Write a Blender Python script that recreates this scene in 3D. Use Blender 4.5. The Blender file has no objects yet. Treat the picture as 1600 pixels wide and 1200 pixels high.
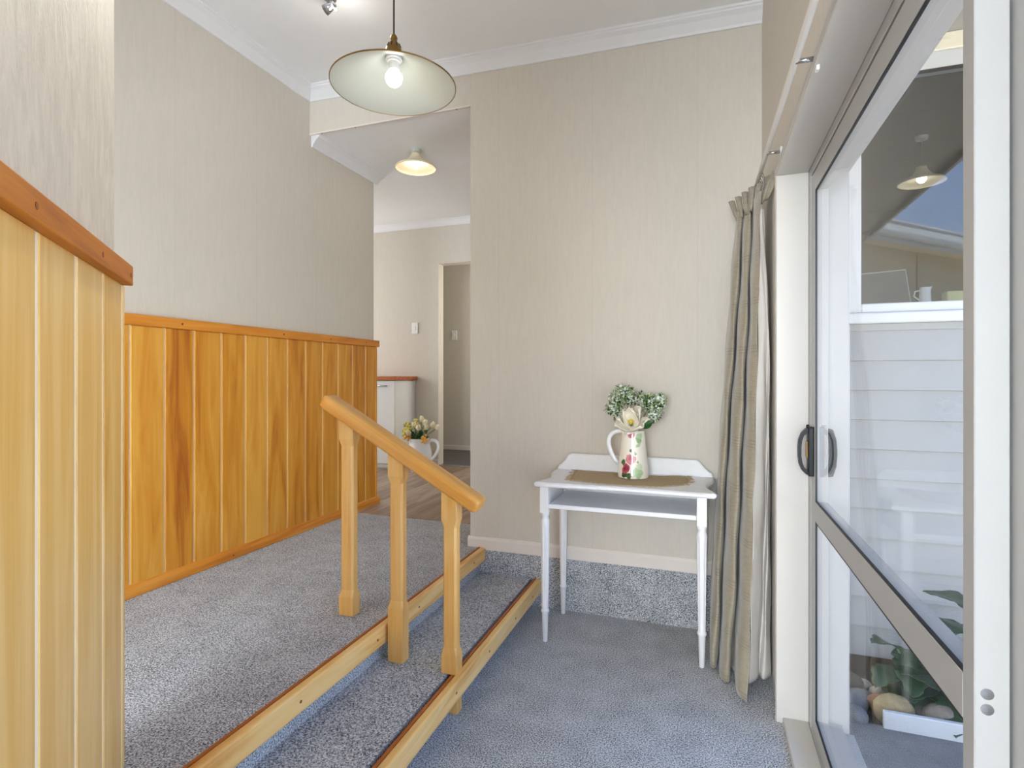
import bpy, bmesh, math, random
from mathutils import Vector, Matrix, Euler
R = math.radians
sc = bpy.context.scene
COL = sc.collection

# ------------------------------------------------------------------ camera
F_PX, VX, HZ, CAM_H = 860.0, 1104.0, 589.0, 1.25
TH = math.atan((VX - 800) / F_PX)
cd = bpy.data.cameras.new('camera')
cd.sensor_fit = 'HORIZONTAL'; cd.sensor_width = 36.0
cd.lens = 36.0 * F_PX / 1600.0
cd.shift_y = (HZ - 600.0) / 1600.0
cd.clip_start = 0.02
cam = bpy.data.objects.new('camera', cd)
cam.location = (0, 0, CAM_H); cam.rotation_euler = (R(90), 0, TH)
COL.objects.link(cam); sc.camera = cam

# ------------------------------------------------------------------ world, light, exposure
sc.view_settings.view_transform = 'Standard'
sc.view_settings.look = 'None'
sc.view_settings.gamma = 1.0
sc.view_settings.use_curve_mapping = False
sc.view_settings.exposure = 0.74

def lin(c):
    return tuple((v / 255 / 12.92) if v / 255 <= 0.04045 else ((v / 255 + 0.055) / 1.055) ** 2.4 for v in c)

w = bpy.data.worlds.new('sky'); sc.world = w; w.use_nodes = True
nt = w.node_tree; nt.nodes.clear()
wo = nt.nodes.new('ShaderNodeOutputWorld'); bg = nt.nodes.new('ShaderNodeBackground')
tc = nt.nodes.new('ShaderNodeTexCoord'); sp = nt.nodes.new('ShaderNodeSeparateXYZ')
cr = nt.nodes.new('ShaderNodeValToRGB')
cr.color_ramp.elements[0].position = 0.0; cr.color_ramp.elements[0].color = (*lin((216, 218, 220)), 1)
cr.color_ramp.elements[1].position = 0.6; cr.color_ramp.elements[1].color = (*lin((112, 150, 208)), 1)
e_ = cr.color_ramp.elements.new(0.22); e_.color = (*lin((146, 172, 210)), 1)
nt.links.new(tc.outputs['Generated'], sp.inputs[0]); nt.links.new(sp.outputs['Z'], cr.inputs[0])
nt.links.new(cr.outputs[0], bg.inputs[0]); bg.inputs[1].default_value = 2.9
nt.links.new(bg.outputs[0], wo.inputs[0])

sun = bpy.data.lights.new('sun', 'SUN'); sun.energy = 13.0; sun.angle = R(0.6); sun.color = (1.0, 0.95, 0.88)
suno = bpy.data.objects.new('sun', sun); COL.objects.link(suno)
suno.rotation_euler = Vector((-0.30, -0.32, -0.90)).to_track_quat('-Z', 'Y').to_euler()
def area_light(name, loc, rot, sx, sy, power, col):
    l = bpy.data.lights.new(name, 'AREA'); l.shape = 'RECTANGLE'; l.size = sx; l.size_y = sy
    l.energy = power; l.color = col
    o = bpy.data.objects.new(name, l); o.location = loc; o.rotation_euler = rot; COL.objects.link(o); return o
# area fills added for brightness, standing for unseen rear, kitchen and far-room windows
area_light('rear_fill_light', (-0.95, -4.5, 1.6), (R(90), 0, 0), 2.2, 1.9, 220, (0.87, 0.95, 1.0))
area_light('kitchen_fill_light', (-5.2, 4.4, 1.7), (R(90), 0, R(-90)), 1.6, 1.4, 27, (0.94, 0.975, 1.0))
area_light('side_room_fill_light', (-1.3, 6.0, 1.9), (R(90), 0, R(90)), 0.8, 1.2, 11, (1.0, 0.93, 0.82))

# ------------------------------------------------------------------ helpers
random.seed(7)

class MB:
    def __init__(s): s.v = []; s.f = []
    def add(s, vs, fs):
        b = len(s.v); s.v += [tuple(v) for v in vs]; s.f += [tuple(i + b for i in f) for f in fs]; return s
    def box(s, x0, x1, y0, y1, z0, z1, bev=0.0, seg=1):
        if x1 < x0: x0, x1 = x1, x0
        if y1 < y0: y0, y1 = y1, y0
        if z1 < z0: z0, z1 = z1, z0
        vs = [(x, y, z) for z in (z0, z1) for y in (y0, y1) for x in (x0, x1)]
        fs = [(0, 2, 3, 1), (4, 5, 7, 6), (0, 1, 5, 4), (2, 6, 7, 3), (0, 4, 6, 2), (1, 3, 7, 5)]
        if bev > 0:
            bm = bmesh.new(); vv = [bm.verts.new(v) for v in vs]
            for f in fs: bm.faces.new([vv[i] for i in f])
            bmesh.ops.bevel(bm, geom=bm.edges[:], offset=bev, segments=seg, affect='EDGES', profile=0.5)
            bm.verts.index_update()
            vs = [tuple(v.co) for v in bm.verts]; fs = [tuple(v.index for v in f.verts) for f in bm.faces]; bm.free()
        return s.add(vs, fs)
    def prism(s, pts, axis, a0, a1):
        """extrude a 2-D outline along axis; pts in the two other axes (in xyz order)"""
        n = len(pts); vs = []
        for a in (a0, a1):
            for p in pts:
                q = list(p); q.insert('xyz'.index(axis), a); vs.append(tuple(q))
        fs = [tuple(range(n))[::-1], tuple(range(n, 2 * n))]
        for i in range(n): fs.append((i, (i + 1) % n, n + (i + 1) % n, n + i))
        return s.add(vs, fs)
    def lathe(s, prof, n=32, c=(0, 0, 0), closed=False, flute=None):
        vs = []; fs = []; m = len(prof)
        for i in range(n):
            a = 2 * math.pi * i / n
            for (r, z) in prof:
                rr = r
                if flute and flute[0] < z < flute[1]: rr = r * (1 - flute[3] * (0.5 + 0.5 * math.cos(a * flute[2])))
                vs.append((c[0] + rr * math.cos(a), c[1] + rr * math.sin(a), c[2] + z))
        k = m if closed else m - 1
        for i in range(n):
            for j in range(k):
                a = i * m + j; b = i * m + (j + 1) % m; c2 = ((i + 1) % n) * m + (j + 1) % m; d = ((i + 1) % n) * m + j
                fs.append((a, d, c2, b))
        return s.add(vs, fs)
    def tube(s, path, r, n=10, cap=True):
        path = [Vector(p) for p in path]; rings = []
        up = Vector((0, 0, 1))
        for i, p in enumerate(path):
            d = (path[min(i + 1, len(path) - 1)] - path[max(i - 1, 0)]).normalized()
            if i == 0:
                a = d.cross(up)
                if a.length < 1e-3: a = d.cross(Vector((0, 1, 0)))
            else: a = a - d * a.dot(d)          # carry the frame along the path
            a.normalize(); b = d.cross(a)
            rr = r[i] if isinstance(r, list) else r
            if isinstance(rr, (int, float)): rr = (rr, rr)
            rings.append([p + a * math.cos(2 * math.pi * k / n) * rr[0] + b * math.sin(2 * math.pi * k / n) * rr[1] for k in range(n)])
        vs = [v for ring in rings for v in ring]; fs = []
        for i in range(len(path) - 1):
            for k in range(n):
                fs.append((i * n + k, i * n + (k + 1) % n, (i + 1) * n + (k + 1) % n, (i + 1) * n + k))
        if cap: fs.append(tuple(range(n))[::-1]); fs.append(tuple((len(path) - 1) * n + k for k in range(n)))
        return s.add(vs, fs)
    def sphere(s, c, r, nu=12, nv=8, jit=0.0, rnd=None):
        rx, ry, rz = r if isinstance(r, (tuple, list)) else (r, r, r)
        vs = [(c[0], c[1], c[2] - rz)]; fs = []
        for j in range(1, nv):
            p = -math.pi / 2 + math.pi * j / nv
            for i in range(nu):
                a = 2 * math.pi * i / nu; k = 1 + (rnd.uniform(-jit, jit) if jit else 0)
                vs.append((c[0] + rx * k * math.cos(p) * math.cos(a), c[1] + ry * k * math.cos(p) * math.sin(a), c[2] + rz * k * math.sin(p)))
        vs.append((c[0], c[1], c[2] + rz)); top = len(vs) - 1
        for i in range(nu): fs.append((0, 1 + (i + 1) % nu, 1 + i)); fs.append((top, top - nu + i, top - nu + (i + 1) % nu))
        for j in range(nv - 2):
            for i in range(nu):
                a = 1 + j * nu + i; b = 1 + j * nu + (i + 1) % nu
                fs.append((a, b, b + nu, a + nu))
        return s.add(vs, fs)
    def grid(s, P):
        """P[i][j] points"""
        m = len(P); n = len(P[0]); vs = [p for row in P for p in row]; fs = []
        for i in range(m - 1):
            for j in range(n - 1): fs.append((i * n + j, (i + 1) * n + j, (i + 1) * n + j + 1, i * n + j + 1))
        return s.add(vs, fs)
    def xf(s, M):
        s.v = [tuple(M @ Vector(v)) for v in s.v]; return s

def wpos(o):
    p = Vector((0, 0, 0))
    while o: p += o.location; o = o.parent
    return p
def obj(name, mb, mat, parent=None, smooth=False, local=False, origin=None, angle=None):
    """one mesh object; vertices are world coordinates unless local"""
    me = bpy.data.meshes.new(name)
    off = Vector((0, 0, 0))
    if not local:
        off = Vector(origin) if origin is not None else (wpos(parent) if parent else Vector((0, 0, 0)))
    vs = [(v[0] - off.x, v[1] - off.y, v[2] - off.z) for v in mb.v]
    me.from_pydata(vs, [], mb.f); me.update()
    bm = bmesh.new(); bm.from_mesh(me); bmesh.ops.recalc_face_normals(bm, faces=bm.faces[:]); bm.to_mesh(me); bm.free()
    if smooth:
        for p in me.polygons: p.use_smooth = True
        if angle: 
            try: me.set_sharp_from_angle(angle=R(angle))
            except Exception: pass
    me.materials.append(mat)
    o = bpy.data.objects.new(name, me); COL.objects.link(o)
    if parent:
        o.parent = parent
        if origin is not None: o.location = Vector(origin) - wpos(parent)
    elif origin is not None: o.location = origin
    return o
def inst(src, parent, loc, name=None, rot=None):
    o = src.copy(); COL.objects.link(o); o.parent = parent; o.location = loc
    if rot is not None: o.rotation_euler = rot
    if name: o.name = name
    return o
def tag(o, label=None, cat=None, group=None, kind=None):
    if label: o['label'] = label
    if cat: o['category'] = cat
    if group: o['group'] = group
    if kind: o['kind'] = kind
    return o
def thing(name, loc, label, cat, group=None, kind=None, rotz=0):
    o = bpy.data.objects.new(name, None); o.location = loc; o.rotation_euler = (0, 0, rotz); o.empty_display_size = 0.1
    COL.objects.link(o); return tag(o, label, cat, group, kind)
def struct(name, mb, mat, label, cat, parent=None, **k):
    o = obj(name, mb, mat, parent, **k)
    if not parent: tag(o, label, cat, None, 'structure')
    return o

# ------------------------------------------------------------------ materials
def new_mat(name):
    m = bpy.data.materials.new(name); m.use_nodes = True; n = m.node_tree.nodes; l = m.node_tree.links
    return m, n, l, n['Principled BSDF']
def N(n, t, **kw):
    x = n.new(t)
    for k, v in kw.items():
        if k in x.inputs: x.inputs[k].default_value = v
        else: setattr(x, k, v)
    return x
def plain(name, col, rough=0.5, metal=0.0, spec=0.5, coat=0.0, var=0.04, vscale=12.0, bump=0.0, bscale=80.0, trans=0.0):
    m, n, l, b = new_mat(name)
    c = lin(col)
    t = N(n, 'ShaderNodeTexCoord'); ns = N(n, 'ShaderNodeTexNoise', Scale=vscale, Detail=3.0)
    l.new(t.outputs['Object'], ns.inputs['Vector'])
    r = N(n, 'ShaderNodeValToRGB')
    r.color_ramp.elements[0].position = 0.3; r.color_ramp.elements[1].position = 0.7
    r.color_ramp.elements[0].color = (*[v * (1 - var) for v in c], 1); r.color_ramp.elements[1].color = (*[min(1, v * (1 + var)) for v in c], 1)
    l.new(ns.outputs['Fac'], r.inputs[0]); l.new(r.outputs[0], b.inputs['Base Color'])
    b.inputs['Roughness'].default_value = rough; b.inputs['Metallic'].default_value = metal
    b.inputs['Specular IOR Level'].default_value = spec; b.inputs['Coat Weight'].default_value = coat
    b.inputs['Coat Roughness'].default_value = 0.15
    if bump:
        n2 = N(n, 'ShaderNodeTexNoise', Scale=bscale, Detail=4.0); l.new(t.outputs['Object'], n2.inputs['Vector'])
        bp = N(n, 'ShaderNodeBump', Strength=bump, Distance=0.01); l.new(n2.outputs['Fac'], bp.inputs['Height']); l.new(bp.outputs[0], b.inputs['Normal'])
    if trans: b.inputs['Transmission Weight'].default_value = trans
    return m
def wood(name, axis, dark, mid, light, rough=0.38, coat=0.25, scale=1.0, rndamt=0.30):
    m, n, l, b = new_mat(name)
    t = N(n, 'ShaderNodeTexCoord'); oi = N(n, 'ShaderNodeObjectInfo')
    mul = N(n, 'ShaderNodeMath', operation='MULTIPLY'); mul.inputs[1].default_value = 37.0
    l.new(oi.outputs['Random'], mul.inputs[0])
    va = N(n, 'ShaderNodeVectorMath', operation='ADD'); l.new(t.outputs['Object'], va.inputs[0])
    cx = N(n, 'ShaderNodeCombineXYZ')
    for i in range(3): l.new(mul.outputs[0], cx.inputs[i])
    l.new(cx.outputs[0], va.inputs[1])
    mp = N(n, 'ShaderNodeMapping'); s = [9.0 * scale] * 3; s['xyz'.index(axis)] = 0.9 * scale; mp.inputs['Scale'].default_value = s
    l.new(va.outputs[0], mp.inputs[0])
    n1 = N(n, 'ShaderNodeTexNoise', Scale=1.6, Detail=5.0, Roughness=0.55, Distortion=1.1); l.new(mp.outputs[0], n1.inputs['Vector'])
    mp2 = N(n, 'ShaderNodeMapping'); s2 = [150.0 * scale] * 3; s2['xyz'.index(axis)] = 3.0 * scale; mp2.inputs['Scale'].default_value = s2
    l.new(va.outputs[0], mp2.inputs[0])
    n2 = N(n, 'ShaderNodeTexNoise', Scale=1.0, Detail=3.0); l.new(mp2.outputs[0], n2.inputs['Vector'])
    ma = N(n, 'ShaderNodeMath', operation='MULTIPLY_ADD'); ma.inputs[1].default_value = 0.22; l.new(n2.outputs['Fac'], ma.inputs[0]); l.new(n1.outputs['Fac'], ma.inputs[2])
    mr = N(n, 'ShaderNodeMath', operation='MULTIPLY_ADD'); mr.inputs[1].default_value = rndamt; l.new(oi.outputs['Random'], mr.inputs[0]); l.new(ma.outputs[0], mr.inputs[2])
    r = N(n, 'ShaderNodeValToRGB'); e = r.color_ramp.elements
    e[0].position = 0.42; e[0].color = (*lin(dark), 1); e[1].position = 0.98; e[1].color = (*lin(light), 1)
    x = e.new(0.68); x.color = (*lin(mid), 1)
    l.new(mr.outputs[0], r.inputs[0]); l.new(r.outputs[0], b.inputs['Base Color'])
    b.inputs['Roughness'].default_value = rough; b.inputs['Coat Weight'].default_value = coat; b.inputs['Coat Roughness'].default_value = 0.25
    bp = N(n, 'ShaderNodeBump', Strength=0.06, Distance=0.004); l.new(n2.outputs['Fac'], bp.inputs['Height']); l.new(bp.outputs[0], b.inputs['Normal'])
    return m
def wallpaper(name, base, seams=None, strength=0.14, sc_=(60, 60, 9), con=(0.975, 1.02)):
    m, n, l, b = new_mat(name)
    c = lin(base)
    t = N(n, 'ShaderNodeTexCoord')
    mp = N(n, 'ShaderNodeMapping'); mp.inputs['Scale'].default_value = sc_; l.new(t.outputs['Object'], mp.inputs[0])
    n1 = N(n, 'ShaderNodeTexNoise', Scale=1.0, Detail=4.0, Roughness=0.6, Distortion=0.7); l.new(mp.outputs[0], n1.inputs['Vector'])
    mp2 = N(n, 'ShaderNodeMapping'); mp2.inputs['Scale'].default_value = (420, 420, 60); l.new(t.outputs['Object'], mp2.inputs[0])
    n2 = N(n, 'ShaderNodeTexNoise', Scale=1.0, Detail=2.0); l.new(mp2.outputs[0], n2.inputs['Vector'])
    r = N(n, 'ShaderNodeValToRGB'); e = r.color_ramp.elements
    e[0].position = 0.36; e[0].color = (*[v * con[0] for v in c], 1); e[1].position = 0.66; e[1].color = (*[v * con[1] for v in c], 1)
    l.new(n1.outputs['Fac'], r.inputs[0])
    last = r.outputs[0]
    if seams:
        axis, poss = seams
        sx = N(n, 'ShaderNodeSeparateXYZ'); l.new(t.outputs['Object'], sx.inputs[0])
        for p in poss:
            cm = N(n, 'ShaderNodeMath', operation='COMPARE'); cm.inputs[1].default_value = p; cm.inputs[2].default_value = 0.0016
            l.new(sx.outputs[axis], cm.inputs[0])
            k = N(n, 'ShaderNodeMath', operation='MULTIPLY'); k.inputs[1].default_value = 0.2; l.new(cm.outputs[0], k.inputs[0])
            mx = N(n, 'ShaderNodeMixRGB'); mx.inputs[2].default_value = (*[v * 0.62 for v in c], 1)
            l.new(k.outputs[0], mx.inputs[0]); l.new(last, mx.inputs[1]); last = mx.outputs[0]
    l.new(last, b.inputs['Base Color']); b.inputs['Roughness'].default_value = 0.62; b.inputs['Specular IOR Level'].default_value = 0.35
    ad = N(n, 'ShaderNodeMath', operation='MULTIPLY_ADD'); ad.inputs[1].default_value = 0.5; l.new(n2.outputs['Fac'], ad.inputs[0]); l.new(n1.outputs['Fac'], ad.inputs[2])
    bp = N(n, 'ShaderNodeBump', Strength=strength, Distance=0.003); l.new(ad.outputs[0], bp.inputs['Height']); l.new(bp.outputs[0], b.inputs['Normal'])
    return m
def carpet(name, dark, mid, light, scale=200.0):
    m, n, l, b = new_mat(name)
    t = N(n, 'ShaderNodeTexCoord')
    n1 = N(n, 'ShaderNodeTexNoise', Scale=scale, Detail=2.0, Roughness=0.75); l.new(t.outputs['Object'], n1.inputs['Vector'])
    n0 = N(n, 'ShaderNodeTexNoise', Scale=9.0, Detail=3.0); l.new(t.outputs['Object'], n0.inputs['Vector'])
    ma = N(n, 'ShaderNodeMath', operation='MULTIPLY_ADD'); ma.inputs[1].default_value = 0.10; l.new(n0.outputs['Fac'], ma.inputs[0]); l.new(n1.outputs['Fac'], ma.inputs[2])
    r = N(n, 'ShaderNodeValToRGB'); e = r.color_ramp.elements
    e[0].position = 0.40; e[0].color = (*lin(dark), 1); e[1].position = 0.72; e[1].color = (*lin(light), 1); x = e.new(0.55); x.color = (*lin(mid), 1)
    l.new(ma.outputs[0], r.inputs[0]); l.new(r.outputs[0], b.inputs['Base Color'])
    b.inputs['Roughness'].default_value = 0.95; b.inputs['Specular IOR Level'].default_value = 0.1; b.inputs['Sheen Weight'].default_value = 0.15
    bp = N(n, 'ShaderNodeBump', Strength=0.8, Distance=0.006); l.new(n1.outputs['Fac'], bp.inputs['Height']); l.new(bp.outputs[0], b.inputs['Normal'])
    return m
def glass(name, tint, ior=1.5, extra=0.0):
    m, n, l, b = new_mat(name); n.remove(b)
    out = n['Material Output']
    tr = N(n, 'ShaderNodeBsdfTransparent'); tr.inputs[0].default_value = (*tint, 1)
    gl = N(n, 'ShaderNodeBsdfGlossy'); gl.inputs['Roughness'].default_value = 0.0; gl.inputs[0].default_value = (1, 1, 1, 1)
    fr = N(n, 'ShaderNodeFresnel'); ge = N(n, 'ShaderNodeNewGeometry')      # same reflectance on both faces of the pane
    io = N(n, 'ShaderNodeMapRange'); io.inputs['To Min'].default_value = ior; io.inputs['To Max'].default_value = 1.0 / ior
    l.new(ge.outputs['Backfacing'], io.inputs[0]); l.new(io.outputs[0], fr.inputs['IOR'])
    ad = N(n, 'ShaderNodeMath', operation='ADD'); ad.inputs[1].default_value = extra; ad.use_clamp = True; l.new(fr.outputs[0], ad.inputs[0])
    mx = N(n, 'ShaderNodeMixShader'); l.new(ad.outputs[0], mx.inputs[0]); l.new(tr.outputs[0], mx.inputs[1]); l.new(gl.outputs[0], mx.inputs[2])
    l.new(mx.outputs[0], out.inputs[0]); return m
def emit(name, col, st):
    m, n, l, b = new_mat(name)
    b.inputs['Base Color'].default_value = (*col, 1); b.inputs['Emission Color'].default_value = (*col, 1); b.inputs['Emission Strength'].default_value = st
    return m

M = {}
WALLC = (214, 207, 196)
M['wall_left'] = wallpaper('wallpaper_left', WALLC, ('Y', [2.444, 1.938, 2.95]))
M['wall_back'] = wallpaper('wallpaper_back', WALLC, ('X', [-0.042, -0.57, -1.1]))
M['wall'] = wallpaper('wallpaper', WALLC)
M['wall_near'] = wallpaper('wallpaper_near', (214, 205, 194), None, 1.0, (44, 44, 11), (0.90, 1.05))  # stronger colour contrast stands in for shading of the embossed relief
M['ceiling'] = plain('ceiling_paint', (244, 245, 246), 0.7, var=0.01)
M['cornice'] = plain('cornice_paint', (232, 232, 234), 0.5, var=0.01)
M['skirt'] = plain('cream_skirting_paint', (232, 224, 216), 0.4, var=0.01)
M['carpet'] = carpet('grey_carpet', (50, 53, 58), (177, 180, 185), (244, 247, 251))
M['carpet_dark'] = carpet('dark_carpet', (50, 46, 46), (86, 80, 78), (120, 114, 110))
D, MI, LI = (166, 92, 26), (208, 140, 56), (228, 172, 92)
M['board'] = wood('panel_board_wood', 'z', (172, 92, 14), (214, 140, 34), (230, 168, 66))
M['board_near'] = wood('door_lit_board_wood', 'z', (206, 144, 54), (228, 180, 94), (240, 202, 132))  # same wood as the far boards, paled to carry the glossy door light
M['cap'] = wood('cap_rail_wood', 'y', (182, 98, 16), (218, 136, 38), (234, 164, 70), rndamt=0.1)
M['capx'] = wood('near_cap_wood', 'x', (150, 78, 8), (190, 112, 20), (210, 138, 40), coat=0.0, rough=0.5, rndamt=0.1)
M['groove_far'] = plain('lit_groove_wood_far', (232, 200, 150), 0.5, var=0.03)  # paler than the boards: light caught by the joints, put into the colour
M['groove'] = plain('lit_groove_wood_near', (250, 236, 212), 0.5, var=0.03)  # whiter still: highlight along the near joints painted as base colour
M['nosing'] = wood('nosing_wood', 'y', (212, 142, 60), (242, 196, 122), (252, 222, 164), rndamt=0.1)
M['nose_edge'] = plain('nosing_edge_wood', (176, 98, 40), 0.45)
M['post'] = wood('post_wood', 'z', (204, 142, 66), (228, 176, 98), (238, 200, 134), rndamt=0.12)
M['rail'] = wood('handrail_wood', 'x', (206, 138, 54), (226, 166, 80), (238, 192, 118), rndamt=0.1)
M['plank'] = wood('vinyl_plank_wood', 'y', (104, 84, 68), (140, 116, 96), (176, 154, 134), rough=0.4, coat=0.0, rndamt=0.28)
M['alu'] = plain('white_powder_coat', (172, 171, 170), 0.35, var=0.008)
M['jamb'] = plain('white_jamb_paint', (200, 196, 190), 0.35, var=0.01)
M['glass'] = glass('door_glass', (0.975, 0.985, 0.995), 1.09)
M['winglass'] = glass('window_glass', (0.80, 0.82, 0.83), 1.5, 0.035)
M['black'] = plain('black_rubber', (16, 18, 22), 0.5)
M['handle'] = plain('black_handle_metal', (11, 14, 19), 0.45, spec=0.3)
M['tablewhite'] = plain('white_table_paint', (240, 240, 242), 0.38, var=0.02, vscale=30)
M['brass'] = plain('antique_brass', (158, 126, 74), 0.3, metal=1.0)
M['enamel'] = plain('white_enamel', (192, 199, 193), 0.35, var=0.01)
M['shadeout'] = plain('shade_outside_enamel', (216, 200, 160), 0.3, var=0.02)
M['cord'] = plain('black_cord', (16, 15, 14), 0.6)
M['porcelain'] = plain('white_porcelain', (236, 238, 242), 0.2, coat=0.4, var=0.01)
M['lampglass'] = plain('cream_glass_shade', (240, 226, 196), 0.35, var=0.02)
M['lens'] = emit('spot_lens', (1.0, 0.95, 0.85), 0.8)
M['bulb'] = emit('lit_bulb', (1.0, 0.97, 0.90), 3.5)
M['chrome'] = plain('brushed_chrome', (190, 192, 196), 0.25, metal=1.0)
M['rod'] = plain('white_rod_paint', (232, 230, 226), 0.4, var=0.01)
M['lining'] = plain('curtain_lining_cloth', (206, 200, 194), 0.85, var=0.03)
M['plug'] = plain('wood_plug', (140, 72, 24), 0.5)
M['switch'] = plain('white_switch_plastic', (240, 242, 242), 0.3, var=0.01)
M['whitecab'] = plain('white_cabinet_laminate', (238, 240, 243), 0.35, var=0.01)
M['benchwood'] = wood('benchtop_wood', 'x', (140, 62, 18), (182, 96, 34), (206, 128, 60), rndamt=0.1)
M['leaf'] = plain('dark_green_leaf', (44, 92, 40), 0.45, var=0.3, vscale=25)
M['leafdk'] = plain('deep_green_leaf', (30, 62, 34), 0.35, var=0.25, vscale=20)
M['stem'] = plain('green_stem', (86, 120, 60), 0.6)
M['petal'] = plain('ivory_petal', (246, 238, 222), 0.55, var=0.06, vscale=40)
M['pistil'] = plain('yellow_pistil', (226, 204, 84), 0.7)
M['blossom'] = plain('pale_green_blossom', (236, 242, 230), 0.7, var=0.12, vscale=60)
M['budgreen'] = plain('green_bud', (170, 192, 134), 0.7, var=0.2, vscale=60)
M['tulip'] = plain('cream_tulip', (246, 236, 200), 0.5, var=0.05)
M['yellowfl'] = plain('yellow_blossom', (226, 214, 112), 0.6, var=0.15, vscale=60)
M['orangefl'] = plain('apricot_blossom', (234, 180, 90), 0.6, var=0.15)
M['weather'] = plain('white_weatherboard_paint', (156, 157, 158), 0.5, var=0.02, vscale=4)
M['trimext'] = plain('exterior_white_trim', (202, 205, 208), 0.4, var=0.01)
M['cream'] = plain('cream_fascia_paint', (230, 224, 204), 0.5, var=0.02)
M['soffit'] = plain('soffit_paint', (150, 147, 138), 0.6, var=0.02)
M['concrete'] = plain('concrete', (112, 112, 112), 0.85, var=0.14, vscale=14, bump=0.3, bscale=60)
M['paving'] = plain('bounce_paving', (204, 200, 192), 0.8, var=0.06, vscale=6)
M['soil'] = plain('dark_soil', (60, 50, 42), 0.95, var=0.3, vscale=40, bump=0.6, bscale=50)
M['lawn'] = plain('grass_ground', (92, 104, 64), 0.95, var=0.25, vscale=10, bump=0.5, bscale=70)
M['rooftile'] = plain('brown_roof_tile', (142, 92, 76), 0.8, var=0.15, vscale=8)
M['wing'] = plain('beige_wing_cladding', (206, 192, 164), 0.7, var=0.03)
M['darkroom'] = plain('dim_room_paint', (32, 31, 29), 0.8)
M['screen'] = plain('dark_slate_panel', (52, 56, 66), 0.4)
M['yellowbox'] = plain('pale_yellow_card', (232, 226, 160), 0.6)
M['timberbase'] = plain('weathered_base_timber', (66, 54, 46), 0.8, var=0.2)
STONES = [plain('stone_%d' % i, c, 0.75, var=0.18, vscale=30, bump=0.25, bscale=90) for i, c in enumerate([(150, 132, 96), (128, 118, 108), (110, 112, 116), (146, 104, 72), (168, 160, 148), (96, 84, 76)])]

def curtain_mat():
    m, n, l, b = new_mat('taupe_silk_curtain')
    t = N(n, 'ShaderNodeTexCoord'); sx = N(n, 'ShaderNodeSeparateXYZ'); l.new(t.outputs['Object'], sx.inputs[0])
    # broad bands every 0.24 m with fine woven lines in them
    def m2(op, a, bv):
        x = N(n, 'ShaderNodeMath', operation=op)
        l.new(a, x.inputs[0])
        if isinstance(bv, float): x.inputs[1].default_value = bv
        else: l.new(bv, x.inputs[1])
        return x.outputs[0]
    fr = m2('FRACT', m2('MULTIPLY', sx.outputs['Z'], 5.2), 0.0)
    band = m2('LESS_THAN', fr, 0.20)
    fine = m2('GREATER_THAN', m2('FRACT', m2('MULTIPLY', sx.outputs['Z'], 82.0), 0.0), 0.62)
    k = m2('MULTIPLY', m2('MULTIPLY', band, fine), 0.30)
    mp = N(n, 'ShaderNodeMapping'); mp.inputs['Scale'].default_value = (40, 40, 500); l.new(t.outputs['Object'], mp.inputs[0])
    ns = N(n, 'ShaderNodeTexNoise', Scale=1.0, Detail=3.0); l.new(mp.outputs[0], ns.inputs['Vector'])
    r = N(n, 'ShaderNodeValToRGB'); e = r.color_ramp.elements
    e[0].position = 0.3; e[0].color = (*lin((142, 132, 112)), 1); e[1].position = 0.7; e[1].color = (*lin((166, 156, 136)), 1)
    l.new(ns.outputs['Fac'], r.inputs[0])
    mx = N(n, 'ShaderNodeMixRGB'); mx.inputs[2].default_value = (*lin((96, 86, 66)), 1)
    l.new(k, mx.inputs[0]); l.new(r.outputs[0], mx.inputs[1]); l.new(mx.outputs[0], b.inputs['Base Color'])
    b.inputs['Roughness'].default_value = 0.48; b.inputs['Sheen Weight'].default_value = 0.3
    bp = N(n, 'ShaderNodeBump', Strength=0.15, Distance=0.003); l.new(ns.outputs['Fac'], bp.inputs['Height']); l.new(bp.outputs[0], b.inputs['Normal'])
    return m
M['curtain'] = curtain_mat()
def burlap_mat():
    m, n, l, b = new_mat('burlap_weave')
    t = N(n, 'ShaderNodeTexCoord')
    outs = []
    for d in ('X', 'Y'):
        wv = N(n, 'ShaderNodeTexWave', Scale=62.0, Distortion=1.2, Detail=2.0); wv.bands_direction = d
        l.new(t.outputs['Object'], wv.inputs['Vector']); outs.append(wv.outputs['Fac'])
    mm = N(n, 'ShaderNodeMath', operation='MULTIPLY'); l.new(outs[0], mm.inputs[0]); l.new(outs[1], mm.inputs[1])
    r = N(n, 'ShaderNodeValToRGB'); e = r.color_ramp.elements
    e[0].position = 0.0; e[0].color = (*lin((164, 138, 102)), 1); e[1].position = 0.4; e[1].color = (*lin((222, 200, 164)), 1)
    l.new(mm.outputs[0], r.inputs[0]); l.new(r.outputs[0], b.inputs['Base Color']); b.inputs['Roughness'].default_value = 0.95
    bp = N(n, 'ShaderNodeBump', Strength=0.6, Distance=0.003); l.new(mm.outputs[0], bp.inputs['Height']); l.new(bp.outputs[0], b.inputs['Normal'])
    return m
M['burlap'] = burlap_mat()
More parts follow.
